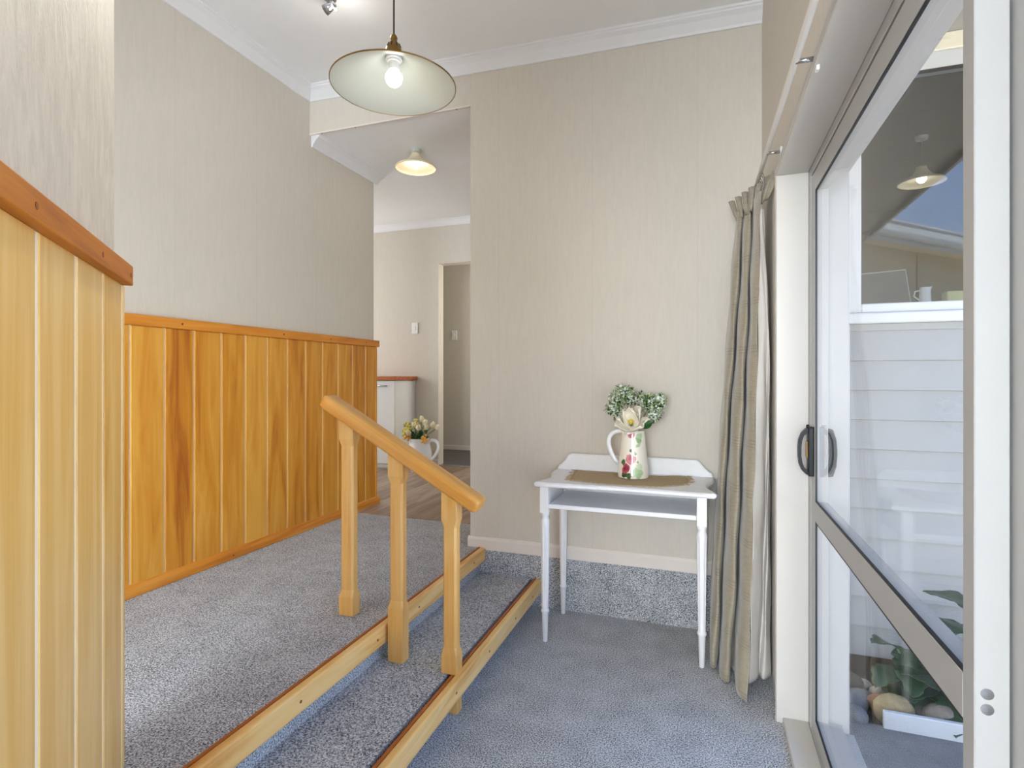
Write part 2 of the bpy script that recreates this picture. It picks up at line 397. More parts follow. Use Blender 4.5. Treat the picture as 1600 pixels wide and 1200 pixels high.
def rose_jug_mat():
    """cream glaze with a printed sprig of roses and leaves (flat print)"""
    m, n, l, b = new_mat('rose_print_glaze')
    t = N(n, 'ShaderNodeTexCoord'); ns = N(n, 'ShaderNodeTexNoise', Scale=45.0, Detail=2.0); l.new(t.outputs['Object'], ns.inputs['Vector'])
    mx0 = N(n, 'ShaderNodeVectorMath', operation='MULTIPLY_ADD'); mx0.inputs[1].default_value = (0.026, 0.026, 0.026)
    l.new(ns.outputs['Color'], mx0.inputs[0]); l.new(t.outputs['Object'], mx0.inputs[2])
    sub = N(n, 'ShaderNodeVectorMath', operation='SUBTRACT'); sub.inputs[1].default_value = (0.013, 0.013, 0.013); l.new(mx0.outputs[0], sub.inputs[0])
    last = None
    base = (*lin((244, 240, 226)), 1)
    # (x offset along face, z, radius, colour)
    bl = [(-0.043, 0.018, 0.017, (62, 84, 50)), (-0.018, 0.014, 0.016, (72, 98, 60)), (0.022, 0.030, 0.026, (178, 204, 158)), (0.030, 0.060, 0.018, (206, 222, 190)), (0.028, 0.016, 0.014, (168, 196, 150)),
          (-0.046, 0.078, 0.014, (92, 116, 78)), (-0.036, 0.048, 0.024, (176, 72, 92)), (-0.036, 0.048, 0.015, (150, 40, 66)), (-0.038, 0.050, 0.005, (60, 22, 30)), (-0.012, 0.092, 0.026, (222, 142, 152)), (-0.008, 0.100, 0.013, (206, 110, 126)),
          (-0.012, 0.132, 0.008, (110, 122, 92)), (0.026, 0.185, 0.018, (150, 182, 128)), (0.022, 0.160, 0.012, (180, 204, 160)), (0.030, 0.205, 0.016, (186, 208, 168)), (-0.010, 0.212, 0.020, (214, 118, 138)), (0.010, 0.118, 0.007, (180, 186, 150)), (0.020, 0.082, 0.006, (150, 164, 128))]
    for (u, z, rad, col) in bl:
        rr = 0.075 - 0.022 * z / 0.23
        ang = math.asin(max(-0.98, min(0.98, u / rr))) - math.pi / 2 + 0.13
        cx, cy = rr * math.cos(ang), rr * math.sin(ang)
        dd = N(n, 'ShaderNodeVectorMath', operation='DISTANCE'); dd.inputs[1].default_value = (cx, cy, z); l.new(sub.outputs[0], dd.inputs[0])
        lt = N(n, 'ShaderNodeMapRange'); lt.inputs['From Min'].default_value = rad * 0.86; lt.inputs['From Max'].default_value = rad; lt.inputs['To Min'].default_value = 1.0; lt.inputs['To Max'].default_value = 0.0
        l.new(dd.outputs['Value'], lt.inputs[0])
        mx = N(n, 'ShaderNodeMixRGB'); mx.inputs[2].default_value = (*lin(col), 1); l.new(lt.outputs[0], mx.inputs[0])
        if last is None: mx.inputs[1].default_value = base
        else: l.new(last, mx.inputs[1])
        last = mx.outputs[0]
    l.new(last, b.inputs['Base Color']); b.inputs['Roughness'].default_value = 0.2; b.inputs['Coat Weight'].default_value = 0.5
    return m
M['rosejug'] = rose_jug_mat()
# ================================================================== SETTING
YREAR = -4.6
XL, YB, XR, ZLAND, ZTREAD = -2.39, 2.886, 0.25, 0.288, 0.150
YWEND, YFAR = 3.60, 5.38
XO = -1.272
def zcei(x): return 3.084 - 0.0239 * (x - XL)      # the entry ceiling falls slightly to the right

struct('floor', MB().box(-0.93, 0.27, YREAR, YB + .1, -0.12, 0.0), M['carpet'], 'grey speckled carpet of the lower entry floor', 'floor')
struct('floor_landing', MB().box(XL, -1.21, YREAR, 3.31, -0.12, ZLAND - 0.002), M['carpet'], 'grey carpeted upper landing above the two steps', 'floor')
struct('floor_step', MB().box(-1.215, -0.905, YREAR, YB + .1, -0.12, ZTREAD - 0.002), M['carpet'], 'grey carpeted tread of the middle step', 'floor')
# nosings
def nosing(name, xf, ztop, label):
    t = thing(name, (xf, 1.6, ztop), label, 'trim', None, 'structure')
    # front strip with rounded corner and the darker top edge
    obj('nosing_strip', MB().box(xf - 0.030, xf, 0.62, YB - 0.004, ztop - 0.074, ztop, 0.006, 2), M['nosing'], t)
    obj('nosing_edge', MB().box(xf - 0.040, xf - 0.0298, 0.62, YB - 0.004, ztop - 0.074, ztop + 0.001), M['nose_edge'], t)
    src = None
    for y in (1.0, 1.38, 1.80, 2.12, 2.45, 2.72):
        mb = MB().lathe([(0, 0.0012), (0.005, 0.001), (0.005, -0.003)], 8)
        mb.xf(Matrix.Translation((xf, y, ztop - 0.037)) @ Matrix.Rotation(R(90), 4, 'Y'))
        obj('screw_plug', mb, M['plug'], t)
    return t
nosing('trim_1', -1.177, 0.288, 'golden wood nosing along the upper step edge')
nosing('trim_2', -0.848, 0.150, 'golden wood nosing along the lower step edge')

# left wall and panelling
struct('wall_left', MB().box(XL - 0.1, XL, YREAR, YWEND, -0.12, 3.2), M['wall_left'], 'beige textured wallpaper wall left above wood panelling', 'wall')
pan = thing('trim_3', (XL, 2.6, ZLAND), 'orange golden tongue and groove board panelling on the far left wall', 'panelling', None, 'structure')
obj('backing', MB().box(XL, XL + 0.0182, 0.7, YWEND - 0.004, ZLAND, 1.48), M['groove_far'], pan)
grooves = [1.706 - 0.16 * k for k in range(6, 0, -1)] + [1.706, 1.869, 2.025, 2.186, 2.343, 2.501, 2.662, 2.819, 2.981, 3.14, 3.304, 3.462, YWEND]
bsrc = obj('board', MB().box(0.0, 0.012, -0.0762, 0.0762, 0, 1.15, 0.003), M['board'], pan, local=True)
first = True
for a, b_ in zip(grooves[:-1], grooves[1:]):
    loc = Vector((XL + 0.009, (a + b_) / 2, ZLAND + 0.04)) - pan.location
    if first: bsrc.location = loc; o = bsrc; first = False
    else: o = inst(bsrc, pan, loc)
    o.scale = (1, (b_ - a - 0.0075) / 0.1524, 1)
obj('end_board', MB().box(XL, XL + 0.024, YWEND - 0.006, YWEND + 0.012, ZLAND, 1.478, 0.002), M['board'], pan)
obj('cap_rail', MB().box(XL - 0.10, XL + 0.034, 0.7, YWEND + 0.03, 1.478, 1.527, 0.004, 2), M['cap'], pan)
obj('base_rail', MB().prism([(XL, ZLAND), (XL + 0.034, ZLAND), (XL + 0.036, ZLAND + 0.030), (XL + 0.030, ZLAND + 0.048), (XL + 0.018, ZLAND + 0.056), (XL, ZLAND + 0.056)], 'y', 0.7, YWEND + 0.035), M['cap'], pan)
for y in (1.95, 2.62, 3.05, 3.45):
    mb = MB().lathe([(0, 0.0012), (0.006, 0.001), (0.006, -0.003)], 8).xf(Matrix.Translation((XL + 0.034, y, 1.502)) @ Matrix.Rotation(R(90), 4, 'Y'))
    obj('screw_plug', mb, M['plug'], pan)
for y in (2.25, 3.2):
    mb = MB().lathe([(0, 0.0012), (0.005, 0.001), (0.005, -0.003)], 8).xf(Matrix.Translation((XL + 0.035, y, ZLAND + 0.02)) @ Matrix.Rotation(R(90), 4, 'Y'))
    obj('screw_plug', mb, M['plug'], pan)

# near angled partition with its panelling: local x runs along the wall towards the camera, local y into the wall
EX, EY = -1.343, 0.975
tdir = Vector((0.686, -0.728, 0)).normalized()
RZ = math.atan2(tdir.y, tdir.x)      # local +x = tdir ; local +y = left normal = room side
WM = Matrix.Translation((EX, EY, 0)) @ Matrix.Rotation(RZ, 4, 'Z')
LEN = 1.22
wn = obj('wall_near', MB().box(0.004, LEN, -0.155, -0.038, 0, 3.2), M['wall_near'], None, local=True)
wn.matrix_world = WM; tag(wn, 'pale wallpapered angled wall in the left foreground', 'wall', None, 'structure')
pn = bpy.data.objects.new('trim_4', None); COL.objects.link(pn); pn.matrix_world = WM
tag(pn, 'light golden vertical board panelling in the left foreground', 'panelling', None, 'structure')
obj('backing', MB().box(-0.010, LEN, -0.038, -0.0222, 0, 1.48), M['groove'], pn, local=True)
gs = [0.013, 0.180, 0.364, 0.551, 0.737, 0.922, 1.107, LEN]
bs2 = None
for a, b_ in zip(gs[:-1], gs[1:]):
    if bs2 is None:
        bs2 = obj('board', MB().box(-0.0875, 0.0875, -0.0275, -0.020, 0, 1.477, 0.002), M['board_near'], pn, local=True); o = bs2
    else: o = inst(bs2, pn, (0, 0, 0))
    o.location = ((a + b_) / 2, 0, 0); o.scale = ((b_ - a - 0.017) / 0.175, 1, 1)
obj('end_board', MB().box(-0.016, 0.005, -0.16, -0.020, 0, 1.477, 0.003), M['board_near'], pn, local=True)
obj('cap_rail', MB().box(-0.004, LEN, -0.17, 0.0, 1.476, 1.525, 0.003, 2), M['capx'], pn, local=True)
for s_ in (0.022, 0.27, 0.62):
    obj('screw_plug', MB().lathe([(0, 0.0012), (0.006, 0.001), (0.006, -0.003)], 8).xf(Matrix.Translation((s_, 0.0, 1.499)) @ Matrix.Rotation(R(-90), 4, 'X')), M['plug'], pn, local=True)

# back wall with the opening to the hall
mb = MB()
mb.box(XO, XR + 0.2, YB, YB + 0.1, -0.12, 3.2)
mb.box(XL, XO, YB, YB + 0.014, 2.801, 3.2)
struct('wall_back', mb, M['wall_back'], 'beige wallpaper wall behind the white table', 'wall')
obj_ = struct('baseboard_back', MB().prism([(YB, 0.276), (YB - 0.013, 0.276), (YB - 0.013, 0.330), (YB - 0.006, 0.345), (YB, 0.346)], 'x', XO - 0.012, XR), M['skirt'], 'cream skirting board under the beige back wall', 'baseboard')
struct('wall_carpet_upstand', MB().box(XO, XR, YB - 0.010, YB, 0.0, 0.2765), M['carpet'], 'grey carpet turned up the wall under the skirting', 'carpet')
lt = thing('trim_5', (XL, YB, 2.80), 'thin white edge strip under the hall opening lintel', 'trim', None, 'structure')
obj('edge_strip', MB().box(XL, XO, YB - 0.004, YB + 0.012, 2.795, 2.803), M['skirt'], lt)
for x in (-2.30, -2.05, -1.36):
    obj('nail_head', MB().lathe([(0, -0.002), (0.005, -0.001), (0.005, 0.0)], 8, (x, YB + 0.004, 2.795)), M['plug'], lt)

# ceiling and cornices of the entry
mb = MB()
x0, x1 = XL - .1, XR + .2
mb.add([(x0, YREAR, zcei(x0)), (x1, YREAR, zcei(x1)), (x1, YB + .014, zcei(x1)), (x0, YB + .014, zcei(x0)),
        (x0, YREAR, 3.25), (x1, YREAR, 3.25), (x1, YB + .014, 3.25), (x0, YB + .014, 3.25)],
       [(0, 1, 2, 3), (4, 7, 6, 5), (0, 4, 5, 1), (2, 6, 7, 3), (0, 3, 7, 4), (1, 5, 6, 2)])
struct('ceiling', mb, M['ceiling'], 'white ceiling over the entry', 'ceiling')
CPROF = [(0.0, -0.080), (0.010, -0.080), (0.014, -0.068), (0.040, -0.034), (0.058, -0.020), (0.060, -0.013), (0.066, -0.010), (0.068, 0.0), (0.0, 0.0)]  # out, down
def cornice(name, p0, p1, nrm, z0, z1, label, mitre0=0.0, mitre1=0.0, mat='cornice'):
    d = (Vector(p1) - Vector(p0)).normalized(); nv = Vector(nrm); vs = []; n = len(CPROF)
    for (p, z, mt) in ((Vector(p0), z0, mitre0), (Vector(p1), z1, mitre1)):
        for (o_, dz) in CPROF:
            q = p + nv * o_ + d * (mt * o_); vs.append((q.x, q.y, z + dz))
    fs = [tuple(range(n))[::-1], tuple(range(n, 2 * n))] + [(i, (i + 1) % n, n + (i + 1) % n, n + i) for i in range(n)]
    return struct(name, MB().add(vs, fs), M[mat], label, 'cornice')
cornice('trim_6', (XL, YREAR), (XL, YB), (1, 0), zcei(XL), zcei(XL), 'white cornice along the left wall of the entry', 0, -1)
cornice('trim_7', (XL, YB), (XR, YB), (0, -1), zcei(XL), zcei(XR), 'white cornice along the back wall of the entry', 1, 0)

# hall beyond: ceiling level near the lintel, then rising to the far wall
ZH0, ZH1 = 2.803, 2.965
mb = MB()
mb.prism([(YB + 0.014, ZH0), (YWEND + 0.06, ZH0), (YFAR + 0.1, ZH1), (YFAR + 0.1, 3.25), (YB + 0.014, 3.25)], 'x', -6.2, XO)
mb.prism([(YB + 0.1, ZH0), (YWEND + 0.06, ZH0), (YFAR + 0.1, ZH1), (YFAR + 0.1, 3.25), (YB + 0.1, 3.25)], 'x', XO, -0.9)
struct('ceiling_hall', mb, M['ceiling'], 'white hall ceiling beyond the opening', 'ceiling')
cornice('trim_8', (XL, YB + 0.012), (XL, YWEND + 0.035), (1, 0), ZH0, ZH0, 'white cornice on the hall side of the left wall', 0, 0.6)
cornice('trim_9', (-6.2, YFAR), (-1.0, YFAR), (0, -1), ZH1 - 0.0, ZH1 - 0.0, 'white cornice on the far hall wall')
mb = MB()
mb.box(-6.2, -2.752, YFAR, YFAR + 0.12, 0, 3.2); mb.box(-2.752, -0.9, YFAR, YFAR + 0.12, 2.483, 3.2); mb.box(-1.75, -0.9, YFAR, YFAR + 0.12, 0, 2.483)
struct('wall_far', mb, M['wall'], 'beige far hall wall with a doorway', 'wall')
struct('wall_hall_side', MB().box(-1.0, -0.9, YB + 0.1, 8.0, 0, 3.2), M['wall'], 'beige side wall of the hall behind the entry wall', 'wall')
struct('wall_kitchen', MB().box(-6.3, -6.2, YWEND - 0.2, 8.0, 0, 3.2), M['wall'], 'beige end wall of the kitchen', 'wall')
struct('wall_kitchen_back', MB().box(-6.3, XL - 0.1, YWEND - 0.1, YWEND, 0, 3.2), M['wall'], 'beige kitchen wall behind the panelled wall', 'wall')
struct('wall_side_room', MB().box(-6.2, -0.9, 6.60, 6.70, 0, 3.2), M['wall'], 'beige wall of the room beyond the doorway', 'wall')
struct('ceiling_side_room', MB().box(-6.2, -0.9, YFAR + 0.1, 6.7, 2.72, 2.8), M['ceiling'], 'ceiling of the room beyond the doorway', 'ceiling')
struct('floor_side_room', MB().box(-6.2, -0.9, YFAR + 0.04, 6.7, 0.1, ZLAND + 0.002), M['carpet_dark'], 'dark carpet of the room beyond the doorway', 'floor')
struct('baseboard_side_room', MB().box(-6.2, -0.9, 6.588, 6.60, ZLAND, ZLAND + 0.06, 0.003), M['skirt'], 'cream skirting of the room beyond the doorway', 'baseboard')
struct('baseboard_far', MB().box(-3.02, -2.745, YFAR - 0.014, YFAR, ZLAND, ZLAND + 0.065, 0.004), M['skirt'], 'cream skirting end beside the hall doorway', 'baseboard')
struct('trim_10', MB().box(-2.752, -1.75, YFAR + 0.0, YFAR + 0.045, ZLAND, ZLAND + 0.006, 0.002), M['chrome'], 'thin metal strip on the doorway threshold', 'trim')

# vinyl plank floor
vf = thing('floor_hall', (-3.5, 3.31, ZLAND), 'brown wood-look plank floor of the hall and kitchen', 'floor', None, 'structure')
obj('subfloor', MB().box(-6.2, -0.98, 3.31, YFAR + 0.04, 0.1, ZLAND - 0.006), M['timberbase'], vf)
ps = None; PW = 0.152
rnd = random.Random(3)
for i in range(18):
    xa = -1.02 - PW * (i + 1)
    y = 3.312 - rnd.uniform(0.1, 0.9)
    while y < YFAR + 0.03:
        y1 = y + 1.22; ya = max(y, 3.312); yb = min(y1, YFAR + 0.035)
        if yb - ya > 0.03:
            if ps is None:
                ps = obj('plank', MB().box(-PW / 2 + 0.0007, PW / 2 - 0.0007, -0.5, 0.5, -0.006, 0.0, 0.0009), M['plank'], vf, local=True); o = ps
            else: o = inst(ps, vf, (0, 0, 0))
            o.location = Vector((xa + PW / 2, (ya + yb) / 2, ZLAND)) - vf.location; o.scale = (1, (yb - ya) - 0.0012, 1)
        y = y1
struct('floor_kitchen', MB().box(-6.2, -1.02 - PW * 18, 3.31, YFAR + 0.04, ZLAND - 0.006, ZLAND), M['plank'], 'brown plank floor further into the kitchen', 'floor')
struct('wall_hall_carpet_end', MB().box(-6.2, XL - 0.1, 3.2, 3.5, 0.0, ZLAND - 0.01), M['timberbase'], 'floor framing behind the panelled wall', 'wall')

# right wall with the door opening
DY0, DY1, DZ = -1.95, 2.20, 1.98  # opening lengthened behind the camera, out of view, for more daylight
mb = MB()
mb.box(XR, 0.45, DY1 + 0.03, YB, -0.12, 3.2); mb.box(XR, 0.45, YREAR, DY0 - 0.03, -0.12, 3.2)
mb.box(XR, 0.45, DY0 - 0.03, DY1 + 0.03, DZ + 0.03, 3.2)
mb.box(XR + 0.0, 0.45, DY0 - 0.03, DY1 + 0.03, -0.12, -0.02)
struct('wall_right', mb, M['wall'], 'beige wall around the glass sliding door', 'wall')
# rear wall behind the camera, with a window added for the fill light
mb = MB()
mb.box(XL - .1, -1.95, YREAR - 0.1, YREAR, -0.12, 3.2); mb.box(0.05, 0.45, YREAR - 0.1, YREAR, -0.12, 3.2)
mb.box(-1.95, 0.05, YREAR - 0.1, YREAR, 2.55, 3.2); mb.box(-1.95, 0.05, YREAR - 0.1, YREAR, -0.12, 0.55)
struct('wall_rear', mb, M['wall'], 'beige rear wall with a large window added for fill light', 'wall')
wr = thing('added_window_1', (-0.95, YREAR - 0.05, 0.55), 'large white framed window added for light in the rear wall', 'window', None, 'structure')
for a in ((-1.95, -1.89), (-0.98, -0.92), (-0.01, 0.05)): obj('added_window_mullion', MB().box(a[0], a[1], YREAR - 0.08, YREAR - 0.02, 0.55, 2.55), M['alu'], wr)
for a in ((0.55, 0.61), (2.49, 2.55)): obj('added_window_rail', MB().box(-1.89, -0.01, YREAR - 0.08, YREAR - 0.02, a[0], a[1]), M['alu'], wr)
for a in ((-1.89, -0.98), (-0.92, -0.01)): obj('pane', MB().box(a[0], a[1], YREAR - 0.054, YREAR - 0.048, 0.61, 2.49), M['glass'], wr)

struct('wall_shade_baffle', MB().box(XL, XR, -1.15, -1.0, 2.25, 3.2), M['wall'], 'beige baffle added behind the entry to shade the upper back wall', 'wall')  # added unseen header, keeps the rear fill off the upper back wall
# ------------------------------------------------------------------ the sliding door
dr = thing('door_1', (0.33, 0.8, 0.0), 'white aluminium sliding glass door with a black handle', 'door', None, 'structure')
XS0, XS1 = 0.345, 0.385        # moving sash
SZ0, SZ1 = 0.032, 1.945
obj('jamb_liner', MB().box(0.238, 0.343, DY1, DY1 + 0.03, 0.0, DZ, 0.002), M['jamb'], dr)
obj('head_liner', MB().box(0.238, 0.343, DY0, DY1 + 0.03, DZ, DZ + 0.03, 0.002), M['jamb'], dr)
obj('sill_board', MB().box(0.259, 0.343, DY0, DY1, -0.02, 0.022, 0.003), M['jamb'], dr)
AP = [(0.0, 0.004), (0.010, 0.004), (0.014, 0.012), (0.009, 0.042), (0.0, 0.052)]      # architrave: out from wall, away from opening
mb = MB()
mb.prism([(XR - o_, DY1 + w_) for o_, w_ in AP], 'z', 0.0, DZ + 0.03)
obj('architrave', mb, M['jamb'], dr)
mb = MB()
n = len(AP); vs = []
for y in (DY0 - 0.03, DY1 + 0.052):
    for o_, w_ in AP: vs.append((XR - o_, y, DZ + w_))
mb.add(vs, [tuple(range(n))[::-1], tuple(range(n, 2 * n))] + [(i, (i + 1) % n, n + (i + 1) % n, n + i) for i in range(n)])
obj('head_architrave', mb, M['jamb'], dr)
obj('frame_jamb', MB().box(0.343, 0.462, DY1 - 0.036, DY1 + 0.03, 0.0, DZ + 0.02, 0.002), M['alu'], dr)
obj('frame_head', MB().box(0.343, 0.462, DY0, DY1 - 0.036, 1.952, DZ + 0.02, 0.002), M['alu'], dr)
obj('frame_sill', MB().box(0.343, 0.475, DY0, DY1 - 0.036, -0.03, 0.026, 0.002), M['alu'], dr)
obj('outer_track', MB().box(0.392, 0.440, 0.98, DY1 - 0.036, 0.026, 0.052, 0.002), M['alu'], dr)
YA, YZ = 0.920, 2.156           # sash ends
SW = 0.062
sash = bpy.data.objects.new('sash', None); COL.objects.link(sash); sash.parent = dr
obj('lock_stile', MB().box(XS0, XS1, YZ - SW, YZ, SZ0, SZ1, 0.0015), M['alu'], sash)
obj('trailing_stile', MB().box(XS0, XS1, YA, YA + 0.036, SZ0, SZ1, 0.0015), M['alu'], sash)
obj('top_rail', MB().box(XS0, XS1, YA + 0.036, YZ - SW, 1.882, SZ1, 0.0015), M['alu'], sash)
obj('bottom_rail', MB().box(XS0, XS1, YA + 0.036, YZ - SW, SZ0, 0.088, 0.0015), M['alu'], sash)
obj('mid_rail', MB().box(XS0, XS1, YA + 0.036, YZ - SW, 0.762, 0.828, 0.0015), M['alu'], sash)
for (za, zb) in ((0.088, 0.762), (0.828, 1.882)):
    obj('pane', MB().box(0.352, 0.356, YA + 0.034, YZ - SW + 0.002, za - 0.002, zb + 0.002), M['glass'], sash)
    g = 0.004; ya, yb = YA + 0.036, YZ - SW; mb = MB()
    mb.box(XS0 + 0.001, 0.352, yb - g, yb, za, zb); mb.box(XS0 + 0.001, 0.352, ya, yb - g, zb - g, zb)
    mb.box(XS0 + 0.001, 0.352, ya, yb - g, za, za + g)
    obj('gasket', mb, M['black'], sash)
obj('brush_seal', MB().box(XS0 + 0.004, XS1 - 0.004, YZ, DY1 - 0.036 - 0.0005, SZ0, SZ1), M['black'], sash)
obj('head_seal', MB().box(XS0 + 0.004, XS1 - 0.004, YA, YZ, SZ1, 1.9518), M['black'], sash)
for zz in (0.819, 0.798):
    obj('plug_button', MB().lathe([(0, 0.0015), (0.0075, 0.001), (0.0085, -0.002)], 14).xf(Matrix.Translation((0.3595, YA, zz)) @ Matrix.Rotation(R(90), 4, 'X')), M['chrome'], sash)
# fixed outer panel nearer the camera
obj('fixed_stile', MB().box(0.388, 0.432, 0.80, 0.978, SZ0, SZ1, 0.002), M['alu'], dr)
obj('fixed_top_rail', MB().box(0.392, 0.432, DY0 + 0.05, 0.80, 1.882, SZ1, 0.002), M['alu'], dr)
obj('fixed_bottom_rail', MB().box(0.392, 0.432, DY0 + 0.05, 0.80, SZ0, 0.088, 0.002), M['alu'], dr)
obj('fixed_rear_stile', MB().box(0.392, 0.432, DY0, DY0 + 0.05, SZ0, SZ1, 0.002), M['alu'], dr)
obj('fixed_pane', MB().box(0.410, 0.414, DY0 + 0.05, 0.80, 0.088, 1.882), M['glass'], dr)
# handle
hd = bpy.data.objects.new('door_handle', None); COL.objects.link(hd); hd.parent = dr
yc = 2.128
obj('back_plate', MB().box(0.328, 0.345, yc - 0.020, yc + 0.020, 0.910, 1.078, 0.003, 2), M['handle'], hd)
go = [(0.334, 1.072), (0.322, 1.073), (0.309, 1.058), (0.300, 1.034), (0.298, 1.010), (0.298, 0.975), (0.301, 0.950), (0.310, 0.928), (0.322, 0.915), (0.334, 0.916)]
gi = [(0.334, 1.057), (0.325, 1.057), (0.316, 1.048), (0.310, 1.030), (0.308, 1.008), (0.308, 0.977), (0.311, 0.955), (0.317, 0.939), (0.325, 0.930), (0.334, 0.930)]
n = len(go); vs = [(x, y, z) for y in (yc - 0.011, yc + 0.011) for p_ in (go, gi) for x, z in p_]; fs = []
for i in range(n - 1):
    fs += [(i, i + 1, n + i + 1, n + i), (2 * n + i, 3 * n + i, 3 * n + i + 1, 2 * n + i + 1), (i, 2 * n + i, 2 * n + i + 1, i + 1), (n + i, n + i + 1, 3 * n + i + 1, 3 * n + i)]
obj('grip', MB().add(vs, fs), M['handle'], hd)
obj('thumb_latch', MB().box(0.324, 0.3335, yc - 0.006, yc + 0.006, 1.066, 1.086, 0.003), M['handle'], hd)
obj('lock_lever', MB().box(0.3225, 0.3285, yc - 0.005, yc + 0.005, 0.972, 1.030, 0.002), M['brass'], hd)
mb = MB().prism([(0.385, 0.912), (0.400, 0.916), (0.410, 0.95), (0.413, 0.994), (0.410, 1.04), (0.400, 1.072), (0.385, 1.078)], 'y', 2.098, 2.128)
obj('outer_pull', mb, M['handle'], hd)

# ------------------------------------------------------------------ outside
YW = 3.37
struct('ground_bounce', MB().box(1.9, 9.0, -9.0, 2.855, -0.42, -0.298), M['paving'], 'pale paving added beyond the eave to bounce sunlight indoors', 'paving')  # added out of view to throw sunlight back through the door
struct('ground_path', MB().box(0.45, 1.9, -9.0, 2.855, -0.42, -0.30), M['concrete'], 'grey concrete path outside the glass door', 'path')
struct('ground_bed', MB().box(0.45, 9.0, 2.855, 12.0, -0.42, -0.325), M['soil'], 'dark soil of the narrow garden bed', 'ground')
struct('ground_lawn', MB().box(9.0, 40.0, -40.0, 40.0, -0.5, -0.31), M['lawn'], 'ground further out beyond the path', 'ground')
mb = MB(); ed = tag(obj('garden_edging', MB().box(0.738, 3.2, 2.835, 2.858, -0.32, -0.226, 0.003), M['trimext'], origin=(1.9, 2.846, -0.32)), 'white painted timber edging board along the garden bed', 'edging')
wx = thing('wall_outside', (1.6, YW, -0.2), 'white weatherboard outside wall seen through the door', 'wall', None, 'structure')
X0W, X1W = 0.55, 4.2
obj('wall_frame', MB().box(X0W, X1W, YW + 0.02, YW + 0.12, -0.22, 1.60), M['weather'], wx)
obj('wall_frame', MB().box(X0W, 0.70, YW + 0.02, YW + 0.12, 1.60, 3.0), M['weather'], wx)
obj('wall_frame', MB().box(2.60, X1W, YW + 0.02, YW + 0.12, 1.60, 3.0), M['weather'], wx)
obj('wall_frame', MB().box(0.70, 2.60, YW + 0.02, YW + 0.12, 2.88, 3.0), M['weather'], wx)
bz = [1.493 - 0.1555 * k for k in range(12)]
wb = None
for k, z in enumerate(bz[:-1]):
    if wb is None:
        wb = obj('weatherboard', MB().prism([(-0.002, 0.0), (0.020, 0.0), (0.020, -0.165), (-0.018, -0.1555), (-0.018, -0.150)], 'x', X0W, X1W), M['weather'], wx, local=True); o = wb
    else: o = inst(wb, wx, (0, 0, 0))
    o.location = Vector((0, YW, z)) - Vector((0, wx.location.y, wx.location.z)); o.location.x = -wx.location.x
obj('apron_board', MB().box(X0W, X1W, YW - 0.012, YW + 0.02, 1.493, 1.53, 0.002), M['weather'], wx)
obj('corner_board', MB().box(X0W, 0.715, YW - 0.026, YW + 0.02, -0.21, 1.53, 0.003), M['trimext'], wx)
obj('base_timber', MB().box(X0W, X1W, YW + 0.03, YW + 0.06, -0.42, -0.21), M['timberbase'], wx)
# window in that wall
wv = thing('window_2', (1.6, YW, 1.53), 'white framed window in the weatherboard wall with a dark room behind', 'window', None, 'structure')
obj('sill', MB().box(0.69, 2.66, YW - 0.05, YW + 0.04, 1.53, 1.585, 0.006), M['trimext'], wv)
obj('frame_side', MB().box(0.695, 0.768, YW - 0.03, YW + 0.05, 1.585, 2.90, 0.005), M['trimext'], wv)
obj('frame_side', MB().box(2.55, 2.62, YW - 0.03, YW + 0.05, 1.585, 2.90, 0.005), M['trimext'], wv)
obj('frame_bottom', MB().box(0.768, 2.55, YW - 0.03, YW + 0.05, 1.585, 1.634, 0.005), M['trimext'], wv)
obj('frame_top', MB().box(0.768, 2.55, YW - 0.03, YW + 0.05, 2.812, 2.90, 0.005), M['trimext'], wv)
obj('pane', MB().box(0.766, 2.552, YW + 0.002, YW + 0.008, 1.632, 2.814), M['winglass'], wv)
obj('head_seal', MB().box(0.768, 2.55, YW - 0.032, YW - 0.004, 2.806, 2.812), M['black'], wv)
struct('trim_11', MB().box(0.46, 4.2, YW - 0.035, YW + 0.02, 2.90, 2.985, 0.004), M['cream'], 'cream frieze board above the outside window', 'trim')
# eave soffit over the path
XE = 1.84
so = thing('ceiling_eave', (1.1, 1.0, 2.985), 'eave soffit over the path outside the door', 'soffit', None, 'structure')
for k in range(5):
    obj('soffit_panel', MB().box(0.45, XE, -1.2 + 0.92 * k + 0.004, -1.2 + 0.92 * (k + 1) - 0.004, 2.985, 3.0), M['soffit'], so)
obj('soffit_backing', MB().box(0.45, XE, -1.2, 3.4, 3.0, 3.03), M['soffit'], so)
obj('fascia', MB().box(XE, XE + 0.03, -1.2, 3.4, 2.93, 3.12), M['soffit'], so)
# angled wing of the house behind, seen mirrored in the window
wg = thing('wall_wing', (1.82, -0.82, -0.29), 'beige angled house wing with white gutter and brown roof reflected in the window', 'building', None, 'structure', rotz=R(-45))
obj('cladding', MB().box(0.25, 8.0, -0.45, -0.35, 0, 3.25), M['wing'], wg, local=True)
for k in range(5):
    obj('batten', MB().box(0.4 + 1.2 * k, 0.46 + 1.2 * k, -0.35, -0.335, 0, 3.2), M['wing'], wg, local=True)
obj('wing_soffit', MB().box(0.0, 8.0, -0.36, -0.03, 3.25, 3.27), M['wing'], wg, local=True)
obj('gutter', MB().prism([(-0.03, 3.26), (0.06, 3.26), (0.075, 3.30), (0.085, 3.40), (0.10, 3.41), (0.10, 3.425), (0.07, 3.425), (0.06, 3.30), (-0.03, 3.30)], 'x', 0.0, 8.0), M['trimext'], wg, local=True)
obj('fascia', MB().box(0.0, 8.0, -0.05, -0.03, 3.2, 3.42), M['trimext'], wg, local=True)
